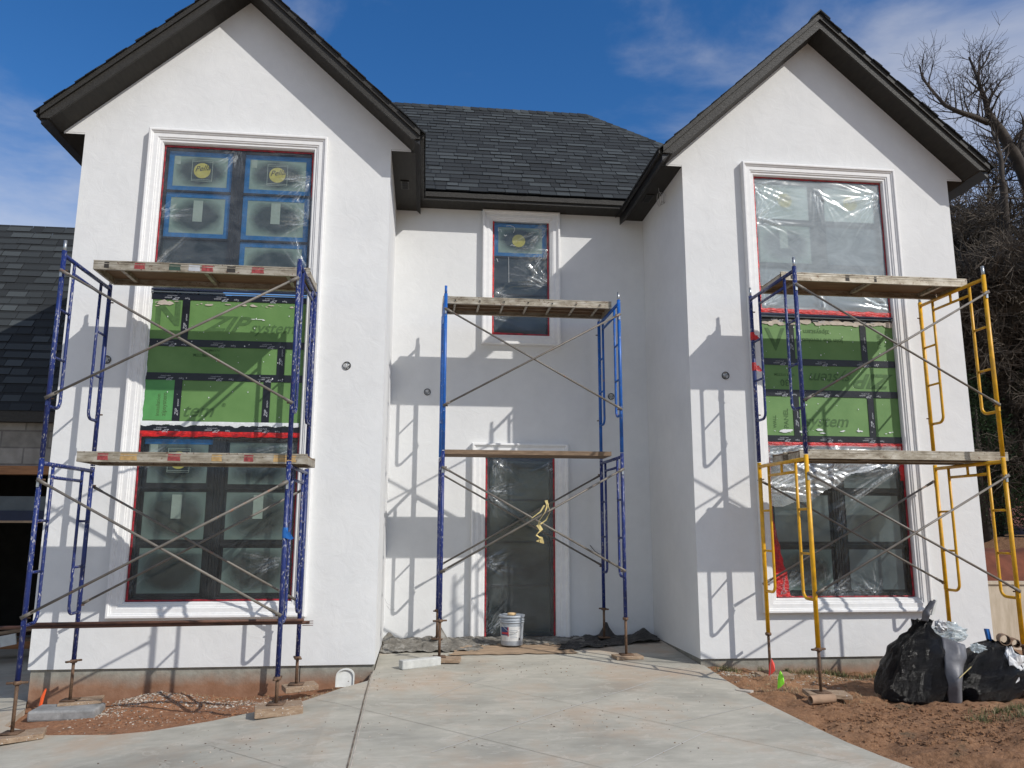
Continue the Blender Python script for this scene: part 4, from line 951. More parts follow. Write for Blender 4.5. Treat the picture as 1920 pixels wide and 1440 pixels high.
# ------------------------------------------------------------------ SCAFFOLDS
W_, D_ = 2.134 * 1.0621, 1.136
def scaffold(name, x, y, rot, zt, zm, zb, ug, lg, bases, label, upper, lower, braces):
    """two lifts of end frames, screw jacks and cross braces"""
    root = tag(empty(name, (x, y, bases[0])), label, 'scaffold', 'scaffold towers against the house')
    c, s = math.cos(rot), math.sin(rot); EX = Vector((c, s, 0)); EYv = Vector((-s, c, 0)); O = Vector((x, y, 0))
    def P(i, j, z, dx=0, dy=0): return O + EX * (W_ * i + dx) + EYv * (D_ * j + dy) + Vector((0, 0, z))
    rm, ri = .0235, .0165
    def end_frame(i, z0, z1, mat, top_pin, wear):
        fo = MB(); 
        for j in (0, 1):
            l = MB(); l.tube([P(i, j, z0), P(i, j, z1)], rm, mat, 10)
            if j == 0: fr_ = None
            legs.append((l, j))
        b = MB(); zt_ = z1 - .045
        b.tube([P(i, 0, zt_), P(i, 1, zt_)], .021, mat, 8)
        if mat == 'yellow_paint':
            b.tube([P(i, .5, zt_), P(i, .5, zt_ - .11)], .015, mat, 8)
        b.tube([P(i, 0, zt_ - .12, 0, .24), P(i, 1, zt_ - .12, 0, -.24)], ri, mat, 8)
        root_f = b.build('end_frame', root, True)
        for (l, j) in legs: l.build('leg', root_f, True)
        legs.clear()
        H = z1 - z0
        for j, sg in ((0, 1), (1, -1)):
            q = MB(); zj = z1 - .76 * H; off = .24 * sg; path = [P(i, j, zt_, 0, off)]; path += [P(i, j, z1 - .35 * H, 0, off), P(i, j, zj + .08, 0, off)]
            for k in range(1, 6):
                a = k / 5 * PI / 2; path.append(P(i, j, zj + .08 - .08 * math.sin(a), 0, off - sg * .08 * (1 - math.cos(a))))
            path.append(P(i, j, zj, 0, 0)); q.tube(path, ri, mat, 8)
            for f in (.29, .525): q.tube([P(i, j, z1 - f * H, 0, 0), P(i, j, z1 - f * H, 0, off)], .0135, mat, 6)
            q.build('ladder_rail', root_f, True)
            st_ = MB()
            for f in (.10, .725):
                st_.tube([P(i, j, z1 - f * H, 0, 0), P(i, j, z1 - f * H, (.05 if i == 0 else -.05), 0)], .008, 'rusty_steel', 6)
                st_.obox(P(i, j, z1 - f * H - .03, 0, -.026 if j == 0 else .026), EX * .012, EYv * .004, (0, 0, .04), 'galvanised' if f < .2 else mat); st_.build('brace_stud', root_f); st_ = MB()
        if top_pin:
            for j in (0, 1):
                q = MB(); q.tube([P(i, j, z1 - .02), P(i, j, z1 + .105)], .0165, top_pin if isinstance(top_pin, str) else 'galvanised', 8); q.build('coupling_pin', root_f, True)
        return root_f
    legs = []
    for i in (0, 1):
        end_frame(i, zm + .008, zt, upper[i], ug[i], 0)
        end_frame(i, zb, zm - .002, lower[i], None, 0)
        for j in (0, 1):
            q = MB(); zbse = bases[i + 2 * j]
            q.tube([P(i, j, zbse + .01), P(i, j, zb + .05)], .0165, 'rusty_steel', 8)
            q.lathe(P(i, j, zb - .03), [(.03, 0), (.036, .008), (.036, .028), (.03, .034)], 'rusty_steel', 10)
            a = .3 + i * 1.1 + j * .7; dv = EX * math.cos(a) + EYv * math.sin(a)
            q.obox(P(i, j, zb - .012), dv * .085, dv.cross(Vector((0, 0, 1))) * .014, Vector((0, 0, .009)) + dv * .0, 'rusty_steel')
            q.obox(P(i, j, zbse + .006), EX * .075, EYv * .075, (0, 0, .005), 'rusty_steel')
            q.build('screw_jack', root, True)
    for (lv, j) in braces:
        z1, z0 = (zt, zm) if lv == 'u' else (zm, zb); H = z1 - z0
        for k, (fa_, fb) in enumerate(((.10, .725), (.725, .10))):
            dy = -.034 - .02 * k if j == 0 else .034 + .02 * k
            a = P(0, j, z1 - fa_ * H, -.01, dy); b = P(1, j, z1 - fb * H, .01, dy); q = MB(); d = (b - a).normalized()
            q.tube([a + d * .10, b - d * .10], .0125, 'brace_steel', 8)
            up = Vector((-d.z * 1, 0, d.x)).normalized()
            for e, sg in ((a, 1), (b, -1)):
                q.hexa([e + up * .017 + Vector((0, .004, 0)), e - up * .017 + Vector((0, .004, 0)), e + d * sg * .13 - up * .013 + Vector((0, .009, 0)), e + d * sg * .13 + up * .013 + Vector((0, .009, 0)),
                        e + up * .017 - Vector((0, .004, 0)), e - up * .017 - Vector((0, .004, 0)), e + d * sg * .13 - up * .013 - Vector((0, .009, 0)), e + d * sg * .13 + up * .013 - Vector((0, .009, 0))], 'brace_steel')
            q.build('cross_brace', root, True)
    return root, P
sL, PL = scaffold('scaffold_tower', -3.577, 7.791, -.005, 4.187, 2.146, .152, (1, 0), None, (-.285, -.085, -.245, -.13), 'navy blue scaffold tower in front of the left wing', ('navy_paint', 'navy_paint'), ('navy_paint', 'navy_paint'), (('u', 0), ('l', 0), ('l', 1)))
sC, PC = scaffold('scaffold_tower', .218, 9.699, .009, 4.458, 2.444, .426, ('royal_paint', 1), None, (.002, -.01, .05, .035), 'narrow bright blue and navy scaffold tower standing in the recess', ('royal_paint', 'royal_paint'), ('dark_blue_paint', 'dark_blue_paint'), (('u', 0), ('l', 0), ('l', 1)))
sR, PR = scaffold('scaffold_tower', 3.986, 7.842, .014, 4.347, 2.28, .326, (1, 1), None, (-.10, -.16, -.11, -.2), 'mostly yellow scaffold tower in front of the right wing with one navy frame', ('navy_paint', 'yellow_paint'), ('yellow_paint', 'yellow_paint'), (('u', 0), ('l', 0), ('l', 1)))
# shreds of red tape and a scrap of blue tape wound on legs
for (P_, i, j, z, mat, s_) in ((PR, 0, 1, 3.83, 'red_tape', 1), (PR, 0, 1, 3.45, 'red_tape', 1), (PL, 1, 0, 1.46, 'blue_item', .8), (PL, 0, 1, .95, 'label_white', 0)):
    if not s_: continue
    q = MB(); q.lathe(P_(i, j, z - .05), [(.0255, 0), (.028, .02), (.027, .07), (.0255, .1)], mat, 10)
    p = P_(i, j, z)
    for k in range(3): q.quad([p + Vector((.0, -.028, .02 * k)), p + Vector((.05 + .02 * k, -.035, .01 - .03 * k)), p + Vector((.065, -.03, -.045 - .01 * k)), p + Vector((.01, -.03, -.05))], mat)
    q.build('tape_wrap', sR if P_ is PR else sL)

# ------------------------------------------------------------------ PLANKS
def board_plank(x0, x1, y0, y1, z, lab, kind='alu', ribs=0, dents=(), z1=None, th=.098, marks=()):
    """scaffold plank; x0..x1 long, resting at height z; z1 = height at right end"""
    z1 = z if z1 is None else z1; dz = (z1 - z) / (x1 - x0)
    root = tag(empty('scaffold_plank', ((x0 + x1) / 2, y0, z)), lab, 'plank', 'planks on the scaffolds')
    def Z(x): return z + dz * (x - x0)
    def bx(mb, a, b, mat):
        (xa, ya, za), (xb, yb_, zb_) = a, b
        mb.hexa([(xa, ya, za + Z(xa)), (xb, ya, za + Z(xb)), (xb, yb_, za + Z(xb)), (xa, yb_, za + Z(xa)), (xa, ya, zb_ + Z(xa)), (xb, ya, zb_ + Z(xb)), (xb, yb_, zb_ + Z(xb)), (xa, yb_, zb_ + Z(xa))], mat)
    for (ya, yb_) in ((y0, y0 + .03), (y1 - .03, y1)):
        r = MB(); s_ = 1 if ya == y0 else -1
        if kind == 'wood': continue
        web = sorted((ya if s_ > 0 else yb_, (ya + .006) if s_ > 0 else (yb_ - .006)))
        bx(r, (x0, web[0] + (.004 if s_ > 0 else -.004), .012), (x1, web[1] + (.004 if s_ > 0 else -.004), th - .012), 'aluminium_rail')
        bx(r, (x0, ya, 0), (x1, yb_, .012), 'aluminium_rail'); bx(r, (x0, ya, th - .012), (x1, yb_, th), 'aluminium_rail')
        bx(r, (x0, ya + .001, th * .62), (x1, yb_ - .018 * 1, th * .68), 'aluminium_rail')
        if s_ > 0:
            for (f, w_, mat) in marks:
                x = x0 + (x1 - x0) * f; q = [(x - w_ / 2, .018), (x + w_ / 2, .016), (x + w_ / 2 * .9, th * .5), (x + w_ / 2, th - .018), (x - w_ / 2 * .95, th - .016), (x - w_ / 2, th * .45)]
                r.quad([(a, y0 + .002, Z(a) + b) for a, b in q], mat)
        r.build('side_rail', root)
    d = MB()
    if kind == 'wood': bx(d, (x0, y0, 0), (x1, y1, th), 'weathered_wood')
    elif kind == 'alu': bx(d, (x0 + .01, y0 + .031, th - .03), (x1 - .01, y1 - .031, th - .010), 'plywood')
    else:
        bx(d, (x0 + .01, y0 + .031, th - .022), (x1 - .01, y1 - .031, th - .006), 'weathered_wood')
        n = 4
        for k in range(n): yy = y0 + .05 + (y1 - y0 - .12) * k / (n - 1); bx(d, (x0 + .02, yy, th - .05), (x1 - .02, yy + .02, th - .022), 'weathered_wood')
    d.build('deck', root)
    if ribs:
        r = MB()
        for k in range(ribs):
            x = x0 + (x1 - x0) * (k + .5) / ribs if ribs > 4 else x0 + .25 + (x1 - x0 - .5) * k / max(1, ribs - 1)
            if ribs > 4:
                p0 = Vector((x, y0 - .004, Z(x) + th * .42)); p1 = Vector((x, y1 - .01, Z(x) + th * .42)); r.tube([p0, p1], .017, 'aluminium_rail', 10)
                r.lathe((0, 0, 0), [(.011, .0)], 'vent_dark', 3, False) if False else None
                a = len(r.v); r.quad([(x + .011 * math.cos(2 * PI * i / 10), y0 - .0055, Z(x) + th * .42 + .011 * math.sin(2 * PI * i / 10)) for i in range(10)], 'vent_dark')
            else: bx(r, (x - .02, y0 + .012, th - .07), (x + .02, y1 - .012, th - .031), 'aluminium_rail')
            r.build('rung' if ribs > 4 else 'cross_rib', root); r = MB()
    e = MB()
    if kind != 'wood':
        for (xa, xb) in ((x0 - .004, x0 + .02), (x1 - .02, x1 + .004)): bx(e, (xa, y0 + .03, .0), (xb, y1 - .03, th - .03), 'aluminium_rail'); e.build('end_bracket', root); e = MB()
    return root
simple('mark_red', (.27, .045, .045), .7, 0, .55, 40); simple('mark_green', (.03, .065, .045), .6, 0, .3, 40); simple('mark_tan', (.42, .27, .11), .7, 0, .3, 20); simple('mark_dark', (.03, .025, .02), .7, 0, .3, 30)
pTL = board_plank(-3.50, -1.28, 8.27, 8.84, 4.165, 'aluminium plank with red and green paint marks atop the left navy scaffold', 'alu', 3, marks=((.06, .05, 'mark_dark'), (.21, .11, 'mark_red'), (.37, .12, 'mark_green'), (.46, .12, 'print_white'), (.52, .12, 'mark_red'), (.63, .09, 'mark_dark'), (.755, .13, 'mark_red'), (.965, .08, 'mark_dark')))
t_o = text('WERNER', .045, (-2.53, 8.2695, 4.165 + .035), (1, 0, 0), (0, 0, 1), 'navy_board', 'lettering', pTL) if False else None
board_plank(-3.30, -1.15, 7.86, 8.42, 2.123, 'tan-streaked aluminium plank halfway up the left navy scaffold', 'alu', 3, marks=((.11, .10, 'mark_red'), (.22, .16, 'mark_tan'), (.415, .12, 'mark_red'), (.60, .10, 'mark_tan'), (.74, .09, 'mark_red'), (.90, .22, 'mark_tan')))
board_plank(.19, 2.47, 10.05, 10.62, 4.435, 'ladder-like aluminium plank with round rungs atop the bright blue scaffold', 'ladder', 7)
board_plank(.24, 2.40, 9.93, 10.40, 2.424, 'thin weathered wooden plank halfway up the recess scaffold', 'wood', th=.055)
board_plank(4.03, 6.33, 8.24, 8.80, 4.325, 'cream-railed plywood plank atop the right scaffold', 'alu', 3, marks=((.35, .05, 'mark_dark'), (.5, .03, 'mark_dark'), (.06, .05, 'mark_dark')))
board_plank(4.05, 6.50, 8.10, 8.40, 2.262, 'front silvery aluminium plank halfway up the yellow scaffold', 'alu', 0)
board_plank(4.02, 6.42, 8.42, 8.72, 2.258, 'rear silvery aluminium plank halfway up the yellow scaffold', 'alu', 0)
# dark pole resting on the lower braces of the left scaffold
q = MB(); q.tube([(-3.95, 8.15, .572), (-1.09, 8.12, .595)], .0165, 'brown_pole', 8); q.tube([(-3.7, 8.12, .605), (-1.14, 8.08, .623)], .014, 'brown_pole', 8)
for k in range(5): q.box((-1.15 + .012 * k, 8.07, .57 + .01 * k), (-1.05, 8.09, .575 + .01 * k), 'brown_pole') if k % 2 == 0 else None
tag(q.build('pole', None, True), 'rusty brown double pole lying across the foot of the left scaffold', 'pole')

# ------------------------------------------------------------------ SOLE BOARDS AND SMALL STONES
def block(name, x, y, ztop, sx, sy, th, rot, mat, lab, cat, tilt=0, grp=None, bevel=.006):
    b = MB(); d = Vector((math.cos(rot), math.sin(rot), tilt)).normalized(); s_ = Vector((-math.sin(rot), math.cos(rot), 0)); n_ = d.cross(s_)
    b.obox((x, y, ztop - th / 2), d * sx / 2, s_ * sy / 2, n_ * th / 2, mat); o = b.build(name, None, False, bevel); return tag(o, lab, cat, grp)
GRP = 'wooden pads under the scaffold feet'
p = PL(0, 0, 0); block('wood_pad', p.x + .06, p.y - .02, -.285, .42, .27, .045, .32, 'block_wood', 'wooden pad under the leftmost navy scaffold foot on the driveway', 'wood block', .05, GRP)
p = PL(1, 0, 0); block('wood_pad', p.x + .03, p.y - .03, -.085, .42, .24, .08, .2, 'block_wood', 'thick wooden pad at the dirt edge under the left scaffold front right foot', 'wood block', .03, GRP)
p = PL(0, 1, 0); block('wood_pad', p.x + .10, p.y + .03, -.245, .40, .26, .035, .25, 'block_wood', 'paint-spattered wooden pad lying on a grey stone slab', 'wood block', .04, GRP)
p = PL(1, 1, 0); block('wood_pad', p.x + .04, p.y - .0, -.13, .34, .24, .055, .35, 'block_wood', 'wooden pad on dirt beside the white splash block', 'wood block', .04, GRP)
p = PC(0, 0, 0); block('wood_pad', p.x + .06, p.y - .04, .001, .38, .24, .045, -.1, 'block_wood', 'light wooden pad beside the pale concrete bar in the recess', 'wood block', 0, GRP)
p = PC(1, 0, 0); block('wood_pad', p.x + .01, p.y - .01, -.01, .34, .22, .04, .1, 'block_wood', 'wooden pad under the recess scaffold front right foot', 'wood block', 0, GRP)
p = PR(0, 0, 0); block('wood_pad', p.x + .07, p.y + .02, -.10, .42, .26, .04, -.2, 'block_wood', 'wooden pad in brown dirt behind a cardboard tube', 'wood block', -.03, GRP)
p = PR(0, 1, 0); block('wood_pad', p.x + .02, p.y - .06, -.11, .38, .24, .045, -.1, 'block_wood', 'wooden pad near the grass behind the red flag', 'wood block', 0, GRP)
p = PL(0, 1, 0); block('stone_slab', p.x + .05, p.y - .16, -.275, .62, .34, .10, .06, 'gray_stone', 'broken dark grey stone slab under a wooden pad', 'stone', 0, None, .02)
block('concrete_bar', -.005, 9.42, .035, .50, .10, .10, .50, 'pale_stone', 'pale concrete bar lying on the driveway by a wooden pad', 'concrete bar', 0, None, .012)
# white upright splash block
q = MB(); n = 10; P0 = []; wv, hv = .098, .185
for k in range(n + 1): a = PI * k / n; P0.append((wv * math.cos(a), hv - .075 + .075 * math.sin(a)))
P0 = [(wv, 0)] + P0 + [(-wv, 0)]; base = Vector((-.80, 8.93, -.165)); tv = Vector((0, .25, .97))
def sp(p, t): return base + Vector((p[0], 0, 0)) + tv * p[1] + Vector((0, -t, 0))
q.quad([sp(p, .0) for p in P0], 'white_plastic'); q.quad([sp(p, -.02) for p in P0[::-1]], 'white_plastic')
for k in range(len(P0)): k2 = (k + 1) % len(P0); q.quad([sp(P0[k], .022), sp(P0[k2], .022), sp(P0[k2], -.02), sp(P0[k], -.02)], 'white_plastic')
for k in range(len(P0) - 1):
    i0 = (P0[k][0] * .88, P0[k][1] * .93); i1 = (P0[k + 1][0] * .88, P0[k + 1][1] * .93); q.quad([sp(P0[k], .022), sp(P0[k + 1], .022), sp(i1, .022), sp(i0, .022)], 'white_plastic'); q.quad([sp(i0, .022), sp(i1, .022), sp(i1, .001), sp(i0, .001)], 'white_plastic')
tag(q.build('plastic_tray', None), 'off-white rounded plastic tray leaning on the foundation', 'tray')

# ------------------------------------------------------------------ BUCKET
bz = zs(1.17, 10.5) + .03
bk_ = tag(empty('bucket', (1.17, 10.5, bz)), 'grey plastic paint bucket with white label in front of the tall glazed opening', 'bucket')
q = MB(); q.lathe((1.17, 10.5, bz), [(.135, 0), (.139, .012), (.153, .27), (.153, .285), (.165, .287), (.165, .295), (.155, .297), (.155, .312), (.166, .314), (.166, .322), (.157, .324), (.158, .35)], 'grey_pail', 32); q.build('body', bk_, True)
q = MB(); q.lathe((1.17, 10.5, bz + .348), [(.166, 0), (.170, .006), (.170, .026), (.160, .030), (.152, .022), (.10, .02), (.001, .02)], 'grey_pail', 32, False); q.build('lid', bk_, True)
q = MB()
def arcq(mb, a0, a1, z0, z1, mat, n=10, e=.002):
    for k in range(n):
        t0 = a0 + (a1 - a0) * k / n; t1 = a0 + (a1 - a0) * (k + 1) / n; pts = []
        for (t, z) in ((t0, z0), (t1, z0), (t1, z1), (t0, z1)): r = .139 + .014 * (z - .012) / .258 + e; pts.append((1.17 + r * math.cos(t), 10.5 + r * math.sin(t), bz + z))
        mb.quad(pts, mat)
arcq(q, R(200), R(312), .06, .24, 'label_white'); arcq(q, R(200), R(245), .13, .235, 'label_blue', 6, .0035); arcq(q, R(206), R(248), .145, .17, 'label_red', 6, .005); arcq(q, R(243), R(248), .12, .235, 'label_red', 2, .005); arcq(q, R(300), R(308), .07, .10, 'print_black', 2, .0035)
for k in range(5): arcq(q, R(255), R(292 - 6 * (k % 2)), .19 - .022 * k, .197 - .022 * k, 'grey_pail', 4, .0035)
q.build('label', bk_)
q = MB(); q.tube([(1.17 + .166 * math.cos(R(200 + 14 * k)), 10.5 + .172 * math.sin(R(200 + 14 * k)), bz + .30 - .13 * math.sin(PI * k / 10)) for k in range(11)], .003, 'wire_steel', 5); q.build('handle', bk_, True)
q = MB(); q.lathe((1.165, 10.46, bz + .372), [(.005, 0), (.05, .002), (.062, .018), (.052, .032), (.02, .036)], 'sponge', 14); tag(q.build('sponge', None, True), 'tan sponge lying on the bucket lid', 'sponge')

# ------------------------------------------------------------------ SHEETS ON THE RECESS FLOOR
def sheet(name, corners, nx, ny, amp, mat, seed, lab, cat, lift=.006, ragg=.02, peaks=()):
    c = [Vector((*p, 0)) for p in corners]; V = []
    for j in range(ny + 1):
        for i in range(nx + 1):
            u, v = i / nx, j / ny; p = c[0].lerp(c[1], u).lerp(c[3].lerp(c[2], u), v)
            e = min(u, 1 - u, v, 1 - v); 
            if e == 0: p += Vector((noise.noise((u * 9, v * 9, seed)), noise.noise((u * 9, v * 9, seed + 5)), 0)) * ragg * 2
            n1 = abs(noise.noise((p.x * 5, p.y * 7, seed))) + .5 * abs(noise.noise((p.x * 14, p.y * 16, seed)))
            z = max(zs(p.x, p.y), soil(p.x, p.y) if p.x > 3.2 and p.y < 9.27 else -9) + lift + amp * n1
            for (px, py, pr, ph) in peaks: z += ph * max(0, 1 - math.hypot(p.x - px, p.y - py) / pr) ** 1.5
            if p.x < LX1 + .01 and p.y > Y1: p.x = LX1 + .01
            if p.x > RX0 - .01 and p.y > Y1: p.x = RX0 - .01
            V.append((p.x, min(p.y, Y3 - .01), z))
    n = nx + 1; Fc = [(j * n + i, j * n + i + 1, (j + 1) * n + i + 1, (j + 1) * n + i) for j in range(ny) for i in range(nx)]
    me = bpy.data.meshes.new(name); me.from_pydata(V, [], Fc); me.materials.append(MATS[mat]); me.polygons.foreach_set('use_smooth', [False] * len(Fc))
    o = bpy.data.objects.new(name, me); COL.objects.link(o); s_ = o.modifiers.new('s', 'SOLIDIFY'); s_.thickness = .003
    return tag(o, lab, cat)
sheet('plastic_sheet', [(-.48, 10.2), (.75, 10.2), (.85, 11.14), (-.49, 11.14)], 46, 34, .06, 'tarp_grey', 2, 'crumpled grey plastic sheet on the recess floor by the left wing', 'plastic sheet', .004, .03, ((-.42, 10.85, .16, .16), (.25, 10.9, .12, .20), (.08, 10.5, .2, .06)))
sheet('paper_sheet', [(.35, 10.0), (1.95, 10.0), (1.8, 10.62), (.55, 10.62)], 40, 16, .012, 'kraft_paper', 6, 'flat brown paper sheet under the grey bucket', 'paper sheet', .012, .02)
sheet('drop_cloth', [(.70, 10.58), (2.2, 10.5), (2.2, 11.14), (.75, 11.14)], 44, 22, .05, 'tarp_grey', 11, 'dusty plaster-covered sheet along the foot of the tall opening', 'drop cloth', .004, .03)
sheet('black_tarp', [(1.7, 10.15), (3.22, 10.68), (3.24, 11.14), (2.1, 11.14)], 44, 24, .05, 'tarp_black', 21, 'crumpled black tarp in the shaded corner of the recess', 'tarp', .006, .03, ((2.55, 11.05, .14, .22), (3.05, 10.95, .25, .14), (2.9, 10.7, .3, .05)))

# ------------------------------------------------------------------ FLAGS, STAKE, TUBE
def flag(x, y, z, mat, lab, h=.25, lean=(.02, 0)):
    o = tag(empty('marker_flag', (x, y, z)), lab, 'flag', 'small utility marker flags')
    q = MB(); q.tube([(x, y, z - .03), (x + lean[0], y + lean[1], z + h)], .0025, 'wire_steel', 5); q.build('wire', o)
    q = MB(); X, T = x + lean[0], z + h
    q.quad([(X, y, T), (X + .03, y - .01, T - .06), (X + .025, y - .03, T - .13), (X - .01, y - .01, T - .17)], mat); q.quad([(X, y, T), (X - .01, y - .01, T - .17), (X - .035, y + .01, T - .19), (X - .02, y + .02, T - .08)], mat); q.build('flag', o); return o
flag(3.80, 8.62, soil(3.8, 8.62), 'flag_red', 'small bright red marker flag by the right scaffold', .24, (.03, 0)); flag(3.73, 8.15, soil(3.73, 8.15), 'flag_green', 'small fluorescent green marker flag in dirt', .23, (-.02, 0))
q = MB(); q.tube([(-3.93, 9.1, -.36), (-3.915, 9.1, -.25), (-3.89, 9.1, -.16)], [.016, .018, .01], 'stake_orange', 6); tag(q.build('stake', None), 'short orange plastic stake at the foundation corner', 'stake')
def roll(a, b, r, mat, name, lab, cat, wall=.008):
    q = MB(); a, b = Vector(a), Vector(b); d = (b - a).normalized(); up = d.orthogonal().normalized(); w_ = d.cross(up); n = 18; rings = []
    for (p, rr_) in ((a, r), (b, r), (b, r - wall), (a, r - wall)): rings.append([p + (up * math.cos(2 * PI * k / n) + w_ * math.sin(2 * PI * k / n)) * rr_ for k in range(n)])
    for i in range(4):
        for k in range(n): q.quad([rings[i][k], rings[i][(k + 1) % n], rings[(i + 1) % 4][(k + 1) % n], rings[(i + 1) % 4][k]], mat)
    return tag(q.build(name, None, True), lab, cat)
sz = soil(3.9, 7.62); roll((3.76, 7.62, sz + .04), (4.02, 7.66, sz + .045), .042, 'cardboard', 'cardboard_tube', 'squashed brown cardboard tube lying before a wooden pad', 'cardboard tube')

# ------------------------------------------------------------------ TRASH
def bag(name, cx, cy, z0, prof, seed, lab, mat='black_plastic', sx=1, sy=1, lean=(0, 0), n=64):
    q = MB(); m_ = len(prof) * 5; pz = []
    for i in range(m_ + 1):
        f = i / m_ * (len(prof) - 1); k = min(int(f), len(prof) - 2); t = f - k; t2 = t * t * (3 - 2 * t); pz.append((prof[k][0] + (prof[k + 1][0] - prof[k][0]) * t2, prof[k][1] + (prof[k + 1][1] - prof[k][1]) * t))
    H = prof[-1][1]; vs_ = []
    for (r, z) in pz:
        for j in range(n):
            a = 2 * PI * j / n; c, s_ = math.cos(a), math.sin(a)
            d = 1 + .16 * noise.noise((c * 1.3, s_ * 1.3, z * 2 + seed)) + .10 * noise.noise((c * 3, s_ * 3, z * 4.5 + seed)) + .035 * abs(noise.noise((a * 5, z * 2.5, seed * 2))) + .045 * noise.noise((c * 8, s_ * 8, z * 11 + seed)) * (1 + z) + (.07 * abs(math.sin(a * 5.5 + 3 * noise.noise((c, s_, z * 3 + seed)))) ** .6 - .04) * min(1, z / H) * (1.4 if z / H < .9 else 2.5)
            rr_ = max(.004, r * d); vs_.append((cx + rr_ * c * sx + lean[0] * z / H, cy + rr_ * s_ * sy + lean[1] * z / H, z0 + z + .02 * noise.noise((c * 3, s_ * 3, z * 6 + 3))))
    q.v = vs_; k_ = q.mi(mat)
    for i in range(m_):
        for j in range(n): a = i * n + j; a2 = i * n + (j + 1) % n; q.f.append((a, a2, a2 + n, a + n)); q.m.append(k_); q.c.append(.5)
    q.f.append(tuple(range(n))[::-1]); q.m.append(k_); q.c.append(.5)
    return tag(q.build(name, None, True), lab, 'trash bag')
bzz = soil(5.2, 7.85) - .02
bag('trash_bag', 4.99, 7.92, bzz, [(.26, 0), (.345, .06), (.365, .16), (.335, .34), (.285, .50), (.20, .62), (.12, .69), (.085, .74), (.10, .80)], 4, 'large full black trash bag with its top gathered', sx=1.0, sy=.9, lean=(.20, 0))
bag('trash_bag', 5.74, 7.98, bzz, [(.24, 0), (.34, .05), (.38, .15), (.35, .28), (.27, .41), (.16, .52), (.06, .57)], 9, 'smaller slumped black trash bag with white waste spilling out', sx=1.1, lean=(.27, 0))
# grey plastic between bags
def drape(name, pts, y, mat, lab, cat, amp=.03, n=14):
    """a sheet hung between left and right outlines"""
    Lp, Rp = pts; q = MB(); rows_ = 14; V = []
    def at(P, t):
        f = t * (len(P) - 1); k = min(int(f), len(P) - 2); u = f - k; return Vector(P[k]).lerp(Vector(P[k + 1]), u)
    for i in range(rows_ + 1):
        a, b = at(Lp, i / rows_), at(Rp, i / rows_)
        for j in range(n + 1):
            p = a.lerp(b, j / n); u = j / n; bul = math.sin(u * PI) * .07 + amp * noise.noise((u * 3.4, i * .33, y)); V.append((p.x, p.y - bul, p.z + .01 * noise.noise((u * 6, i * .6, 9))))
    q.v = V; k = q.mi(mat)
    for i in range(rows_):
        for j in range(n): a = i * (n + 1) + j; q.f.append((a, a + 1, a + n + 2, a + n + 1)); q.m.append(k); q.c.append(.5)
    o = q.build(name, None, True); s_ = o.modifiers.new('s', 'SOLIDIFY'); s_.thickness = .004; return tag(o, lab, cat)
drape('grey_plastic', ([(5.22, 7.66, bzz), (5.19, 7.64, .0), (5.20, 7.66, .16), (5.24, 7.70, .30), (5.30, 7.80, .42)], [(5.37, 7.68, bzz), (5.35, 7.64, .0), (5.41, 7.66, .14), (5.50, 7.72, .24), (5.54, 7.80, .34)]), 1.0, 'gray_sheet', 'translucent grey plastic hanging between the two black bags', 'plastic sheet')
def crumple(name, c, r, mat, seed, lab, cat, sc3=(1, 1, 1)):
    q = MB(); n, m_ = 22, 14; V = []
    for i in range(m_ + 1):
        th = PI * i / m_
        for j in range(n):
            a = 2 * PI * j / n; d = Vector((math.sin(th) * math.cos(a), math.sin(th) * math.sin(a), math.cos(th))); k = 1 + .55 * noise.noise(d * 2.1 + Vector((seed, 0, 0))) + .4 * noise.noise(d * 5 + Vector((0, seed, 0)))
            V.append((c[0] + d.x * r * k * sc3[0], c[1] + d.y * r * k * sc3[1], c[2] + d.z * r * k * sc3[2]))
    q.v = V; k = q.mi(mat)
    for i in range(m_):
        for j in range(n): q.f.append((i * n + j, (i + 1) * n + j, (i + 1) * n + (j + 1) % n, i * n + (j + 1) % n)); q.m.append(k); q.c.append(.5)
    return tag(q.build(name, None), lab, cat)
crumple('clear_plastic', (5.50, 7.98, .44), .12, 'milky_film', 3, 'crumpled clear plastic bulging behind the large black bag', 'plastic', (1.5, 1, .75))
crumple('white_paper', (5.34, 7.86, .52), .055, 'white_rag', 6, 'scrap of white paper wedged beside the gathered bag top', 'paper')
crumple('white_cloth', (6.02, 7.76, .12), .12, 'white_rag', 12, 'bundled white cloth on the smaller black bag', 'cloth', (1.1, .8, 1.3))
crumple('clear_plastic', (5.72, 7.85, .30), .05, 'milky_film', 15, 'small clear plastic cup shape atop the grey plastic', 'plastic', (1.5, 1, .8))
q = MB(); q.obox((5.345, 7.95, .70), (.014, 0, .002), (0, .012, 0), (.028, 0, .075), 'white_plastic'); tag(q.build('foam_strip', None), 'white foam strip sticking up from the bag top', 'foam strip')
drape('torn_plastic', ([(5.12, 7.84, .58), (5.13, 7.82, .68), (5.22, 7.82, .78)], [(5.19, 7.86, .58), (5.21, 7.84, .67), (5.27, 7.84, .79)]), 1.0, 'gray_sheet', 'torn silvery plastic flap at the large bag top', 'plastic scrap', .02, 6)
roll((6.04, 7.85, .375), (6.26, 8.19, .345), .055, 'cardboard', 'cardboard_tube', 'open-ended cardboard tube above the smaller bag, left of a pair', 'cardboard tube')
roll((6.125, 7.81, .345), (6.35, 8.15, .315), .045, 'cardboard', 'cardboard_tube', 'narrower cardboard tube above the smaller bag, right of a pair', 'cardboard tube')
q = MB(); q.obox((6.02, 8.08, .40), (.018, 0, 0), (0, .02, 0), (-.01, 0, .06), 'blue_item'); tag(q.build('blue_scrap', None), 'small bright blue scrap beside the cardboard tubes', 'scrap')
